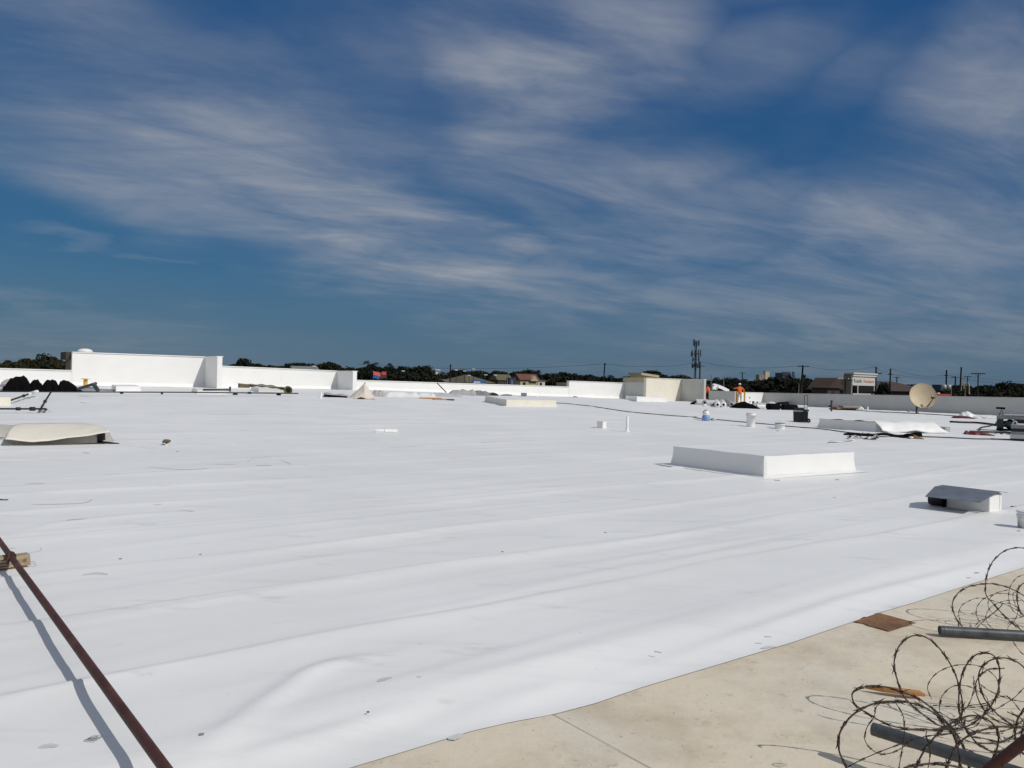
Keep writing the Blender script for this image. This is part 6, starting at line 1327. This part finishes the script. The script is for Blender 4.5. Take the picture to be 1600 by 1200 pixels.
def post(label, P, r, m_='galv', ends=None):
    root = T('steel_post', label, 'post', P[0]); o = P[0]; P = [q - o for q in P]; d = (P[-1] - P[0]).normalized(); Mx = d.to_track_quat('Z', 'Y').to_matrix().to_4x4(); L_ = (P[-1] - P[0]).length
    O('tube', MB().lathe([(r * .82, .06), (r * .84, 0), (r, .0), (r, .004)] + [(r * (1 + .006 * math.sin(i * 2.3)), L_ * i / 16) for i in range(1, 16)] + [(r, L_), (r * .84, L_), (r * .82, L_ - .06)], 24, M=Mx), M[m_], root)
    O('bore', MB().disc((0, 0, .06), r * .83, 20, Mx), M['dark'], root)
    O('end_ring', MB().lathe([(r * 1.004, .022), (r * 1.035, .024), (r * 1.035, .03), (r * 1.004, .032)], 24, M=Mx), M['galv'], root)
    return root, Mx, L_
P1 = plane_pt(1468, 985, EDGE_DROP + .035); P1b = plane_pt(1600, 992.5, EDGE_DROP + .035); post('galvanised steel post lying flat beside the upper wire coil', [P1, P1 + (P1b - P1).normalized() * 1.5], .0295)
p2 = atY(1364, 1139, 3.30); p2b = atY(1545, 1195, 2.98); d = (p2b - p2).normalized(); post('galvanised steel post propped up inside the lower wire coil', [p2, p2 + d * 1.9], .0265)
p3 = atY(1549, 1199, 2.75); p3b = atY(1604, 1156, 2.66); d = (p3b - p3).normalized(); post('dark maroon painted tube crossing the bottom right corner', [p3 - d * .05, p3 + d * .9], .0185, 'maroon')
# razor wire
def strand_mesh(pts, r, barb, closed=False, seed=0, space=.085, bl=.030):
    r_ = random.Random(seed); sp = spline(pts, 7, closed); body = MB().tube(sp, r, 7, closed); bb = MB(); acc = space * .4
    for i in range(len(sp) - 1):
        a, b_ = sp[i], sp[i + 1]; seg = (b_ - a).length; acc += seg
        if acc >= space:
            acc = 0; d = (b_ - a).normalized(); n1 = d.orthogonal().normalized(); n1.rotate(Matrix.Rotation(r_.uniform(0, 6.28), 3, d)); n2 = d.cross(n1)
            bb.tube([a - d * .008, a + d * .008], r * 1.8, 6)
            for s1, s2 in ((1, 1), (1, -1), (-1, 1), (-1, -1)):
                tip = a + d * s1 * bl * r_.uniform(.75, 1.05) + n1 * s2 * bl * r_.uniform(.2, .38) + n2 * bl * r_.uniform(-.25, .25)
                bb.tube([a + d * s1 * .004, a.lerp(tip, .5) + n1 * s2 * .001, tip], [r * .95, r * .7, r * .15], 4)
    return body, bb
def loop_pts(trace, Y0, lean=.35, sway=0.):
    """trace in photograph points -> points on a plane leaning back from the depth Y0 of its lowest point"""
    yb = max(t[1] for t in trace); xm = sum(t[0] for t in trace) / len(trace)
    return [atY(px, py, Y0 + lean * (yb - py) * Y0 / F + sway * (px - xm) * Y0 / F) for px, py in trace]
def gy(py, px=1450): return plane_pt(px, py, EDGE_DROP).y
def coil(label, strands, seed):
    root = T('razor_wire_coil', label, 'razor wire', Vector((0, 0, 0))); 
    allp = []
    for i, (tr, Y0, lean, sway, r, closed) in enumerate(strands): allp.append(loop_pts(tr, Y0, lean, sway))
    o = allp[0][0].copy(); o.z = EDGE_DROP; root.location = o
    for i, (P, (tr, Y0, lean, sway, r, closed)) in enumerate(zip(allp, strands)):
        P = [q - o for q in P]; P = [Vector((q.x, q.y, max(q.z, r * 1.3))) for q in P]
        b_, bb = strand_mesh(P, r, None, closed, seed + i, .075 if r > .0025 else .05, .030 if r > .0025 else .014)
        st_ = O('wire_loop', b_, M['wire'], root); O('barb_row', bb, M['wire'], st_); st(st_.children[0], 'stuff')
    return root
RW, RB = .0032, .0016
LOW = [
 ([(1411, 1086), (1402, 1062), (1397, 1042), (1400, 1020), (1411, 1002), (1428, 993), (1447, 996), (1464, 1009), (1481, 1031), (1493, 1055), (1500, 1078), (1504, 1101), (1502, 1120), (1492, 1133), (1478, 1138), (1461, 1130), (1437, 1112), (1420, 1097)], gy(1139), .30, .15, RW, True),
 ([(1331, 1086), (1334, 1080), (1341, 1076), (1353, 1073), (1382, 1073), (1406, 1080), (1430, 1089), (1449, 1101), (1467, 1116), (1489, 1139), (1502, 1160), (1512, 1185), (1516, 1215)], 3.15, .25, -.1, RW, False),
 ([(1331, 1086), (1334, 1098), (1343, 1107), (1364, 1120), (1385, 1131), (1410, 1138), (1436, 1141), (1472, 1140), (1508, 1136), (1535, 1119), (1556, 1090), (1562, 1060), (1560, 1038), (1552, 1024), (1538, 1020), (1522, 1025), (1508, 1043), (1500, 1068), (1498, 1095), (1499, 1112), (1503, 1130)], gy(1142), .34, -.05, RW, False),
 ([(1330, 1215), (1322, 1197), (1313, 1179), (1310, 1163), (1312, 1146), (1322, 1128), (1340, 1111), (1361, 1101), (1382, 1096), (1415, 1097), (1442, 1104), (1466, 1119), (1484, 1137), (1494, 1158), (1499, 1180), (1501, 1215)], 2.85, .3, .05, RW, False),
 ([(1530, 1051), (1538, 1038), (1549, 1031), (1561, 1028), (1580, 1030), (1600, 1043), (1618, 1070), (1622, 1105), (1612, 1132), (1597, 1137), (1580, 1131), (1562, 1119), (1547, 1104), (1536, 1087), (1530, 1068)], gy(1138, 1580), .3, .1, RW, True),
 ([(1400, 1099), (1411, 1118), (1413, 1140), (1411, 1162), (1406, 1191), (1402, 1215)], 2.95, .2, 0, RB, False),
 ([(1396, 1097), (1376, 1099), (1368, 1107), (1366, 1120), (1356, 1134), (1352, 1146), (1352, 1158), (1362, 1171), (1375, 1178), (1390, 1177), (1405, 1171), (1416, 1163), (1424, 1150)], 3.05, .2, 0, RB, False),
 ([(1476, 1215), (1481, 1193), (1490, 1173), (1502, 1158), (1520, 1146), (1550, 1137), (1580, 1135), (1605, 1139), (1630, 1150)], 2.72, .3, .1, RW, False),
 ([(1503, 1128), (1508, 1136), (1515, 1147), (1526, 1161), (1544, 1172), (1562, 1175), (1580, 1170), (1592, 1157), (1599, 1140), (1612, 1120)], gy(1176, 1560), .3, .05, RW, False),
 ([(1612, 1098), (1600, 1109), (1590, 1124), (1586, 1143), (1588, 1162), (1596, 1176), (1615, 1185)], 2.95, .25, 0, RW, False),
 ([(1412, 1200), (1430, 1196), (1460, 1193), (1490, 1197), (1515, 1206)], 2.6, .2, 0, RW, False),
 ([(1521, 1056), (1522, 1068), (1520, 1084), (1515, 1098), (1508, 1108), (1499, 1116)], gy(1120), .25, 0, RB, False),
 ([(1530, 1068), (1542, 1077), (1558, 1085), (1580, 1093), (1610, 1098)], gy(1099, 1560) - .1, .2, .1, RB, False),
 ([(1612, 1066), (1600, 1075), (1585, 1090), (1570, 1100), (1558, 1107), (1546, 1113), (1530, 1122)], gy(1124, 1560), .2, .1, RB, False),
 ([(1500, 1113), (1504, 1130), (1512, 1142), (1524, 1158), (1545, 1172), (1553, 1182), (1548, 1187), (1530, 1180), (1510, 1170)], gy(1190, 1520), .1, 0, RB, False),
 ([(1456, 1105), (1466, 1120), (1478, 1135), (1492, 1150), (1500, 1163)], 3.0, .3, 0, RW, False),
 ([(1448, 1143), (1447, 1150), (1452, 1165), (1453, 1182), (1450, 1200)], 2.9, .1, 0, RB, False)]
LOW += [([(1425, 1215), (1440, 1180), (1462, 1150), (1490, 1128), (1520, 1118), (1548, 1128), (1560, 1150), (1555, 1178), (1540, 1205)], 2.85, .3, -.05, RW, False),
 ([(1612, 1150), (1590, 1168), (1572, 1190), (1560, 1215)], 2.7, .2, 0, RB, False), ([(1470, 1128), (1490, 1145), (1520, 1160), (1560, 1160), (1600, 1150)], gy(1162, 1540), .2, .1, RB, False),
 ([(1300, 1215), (1340, 1190), (1400, 1165), (1450, 1150), (1500, 1146)], 2.9, .2, -.1, RB, False)]
_r = random.Random(12)
for _i in range(5):   # the rest of the tangle: thinner loops lying back through the coil
    cx_, cy_ = _r.uniform(1500, 1605), _r.uniform(1060, 1150); ra, rb_ = _r.uniform(32, 62), _r.uniform(22, 52); ph_ = _r.uniform(0, 6.28); n0 = _r.uniform(9, 13); tl_ = _r.uniform(-.5, .5)
    tr_ = [(cx_ + ra * math.cos(ph_ + q * .62) + tl_ * rb_ * math.sin(ph_ + q * .62), cy_ + rb_ * math.sin(ph_ + q * .62) - q * _r.uniform(-1, 1)) for q in range(int(n0))]
    yb_ = max(q[1] for q in tr_); LOW.append((tr_, gy(yb_, cx_) - .02, _r.uniform(.15, .5), _r.uniform(-.2, .25), RW * .8 if _i % 2 else RB, False))
UPP = [
 ([(1541, 930), (1540, 912), (1543, 895), (1550, 879), (1562, 866), (1577, 858), (1595, 856), (1618, 862), (1640, 880), (1652, 910), (1645, 945), (1628, 972), (1605, 988), (1590, 980), (1570, 963), (1552, 943)], gy(989, 1590), .35, .12, RW, True),
 ([(1520, 992), (1508, 984), (1497, 971), (1490, 957), (1488, 944), (1494, 930), (1508, 919), (1525, 914), (1545, 912), (1562, 914), (1580, 920), (1600, 931), (1620, 948)], gy(994, 1520), .45, .1, RW, False),
 ([(1501, 974), (1498, 958), (1503, 946), (1512, 940), (1525, 935), (1538, 935), (1556, 940), (1575, 946), (1590, 954), (1606, 964)], gy(978, 1540), .35, .1, RB, False),
 ([(1616, 905), (1600, 911), (1592, 918), (1589, 930), (1591, 948), (1597, 960), (1610, 970)], gy(975, 1600), .3, 0, RW, False),
 ([(1588, 925), (1583, 928), (1584, 938), (1590, 950), (1600, 956)], gy(972, 1600), .3, 0, RB, False),
 ([(1523, 979), (1530, 971), (1542, 965), (1554, 956), (1563, 948), (1568, 943), (1578, 943), (1590, 949)], gy(984, 1540), .3, 0, RB, False),
 ([(1525, 982), (1535, 972), (1550, 960), (1565, 947)], gy(986, 1540), .3, 0, RB, False),
 ([(1592, 945), (1590, 958), (1585, 970), (1576, 978), (1575, 986), (1580, 993)], gy(996, 1580), .25, 0, RB, False),
 ([(1574, 976), (1580, 971), (1588, 975), (1596, 986), (1604, 998)], gy(1000, 1590), .25, 0, RB, False),
 ([(1582, 1001), (1588, 1010), (1596, 1020), (1610, 1030)], gy(1031, 1600) - .05, .2, 0, RB, False),
 ([(1497, 974), (1499, 984), (1510, 990), (1526, 986)], gy(993, 1510), .2, 0, RB, False)]
for _i in range(4):
    cx_, cy_ = _r.uniform(1545, 1610), _r.uniform(925, 965); ra, rb_ = _r.uniform(20, 45), _r.uniform(18, 36); ph_ = _r.uniform(0, 6.28)
    tr_ = [(cx_ + ra * math.cos(ph_ + q * .62), cy_ + rb_ * math.sin(ph_ + q * .62)) for q in range(9)]; yb_ = max(q[1] for q in tr_); UPP.append((tr_, gy(max(yb_, 975), cx_), .4, .1, RB, False))
coil('rusty razor wire tangled loops around the propped post at bottom right', LOW, 100)
coil('upper razor wire coil over the post lying flat at right edge', UPP, 300)
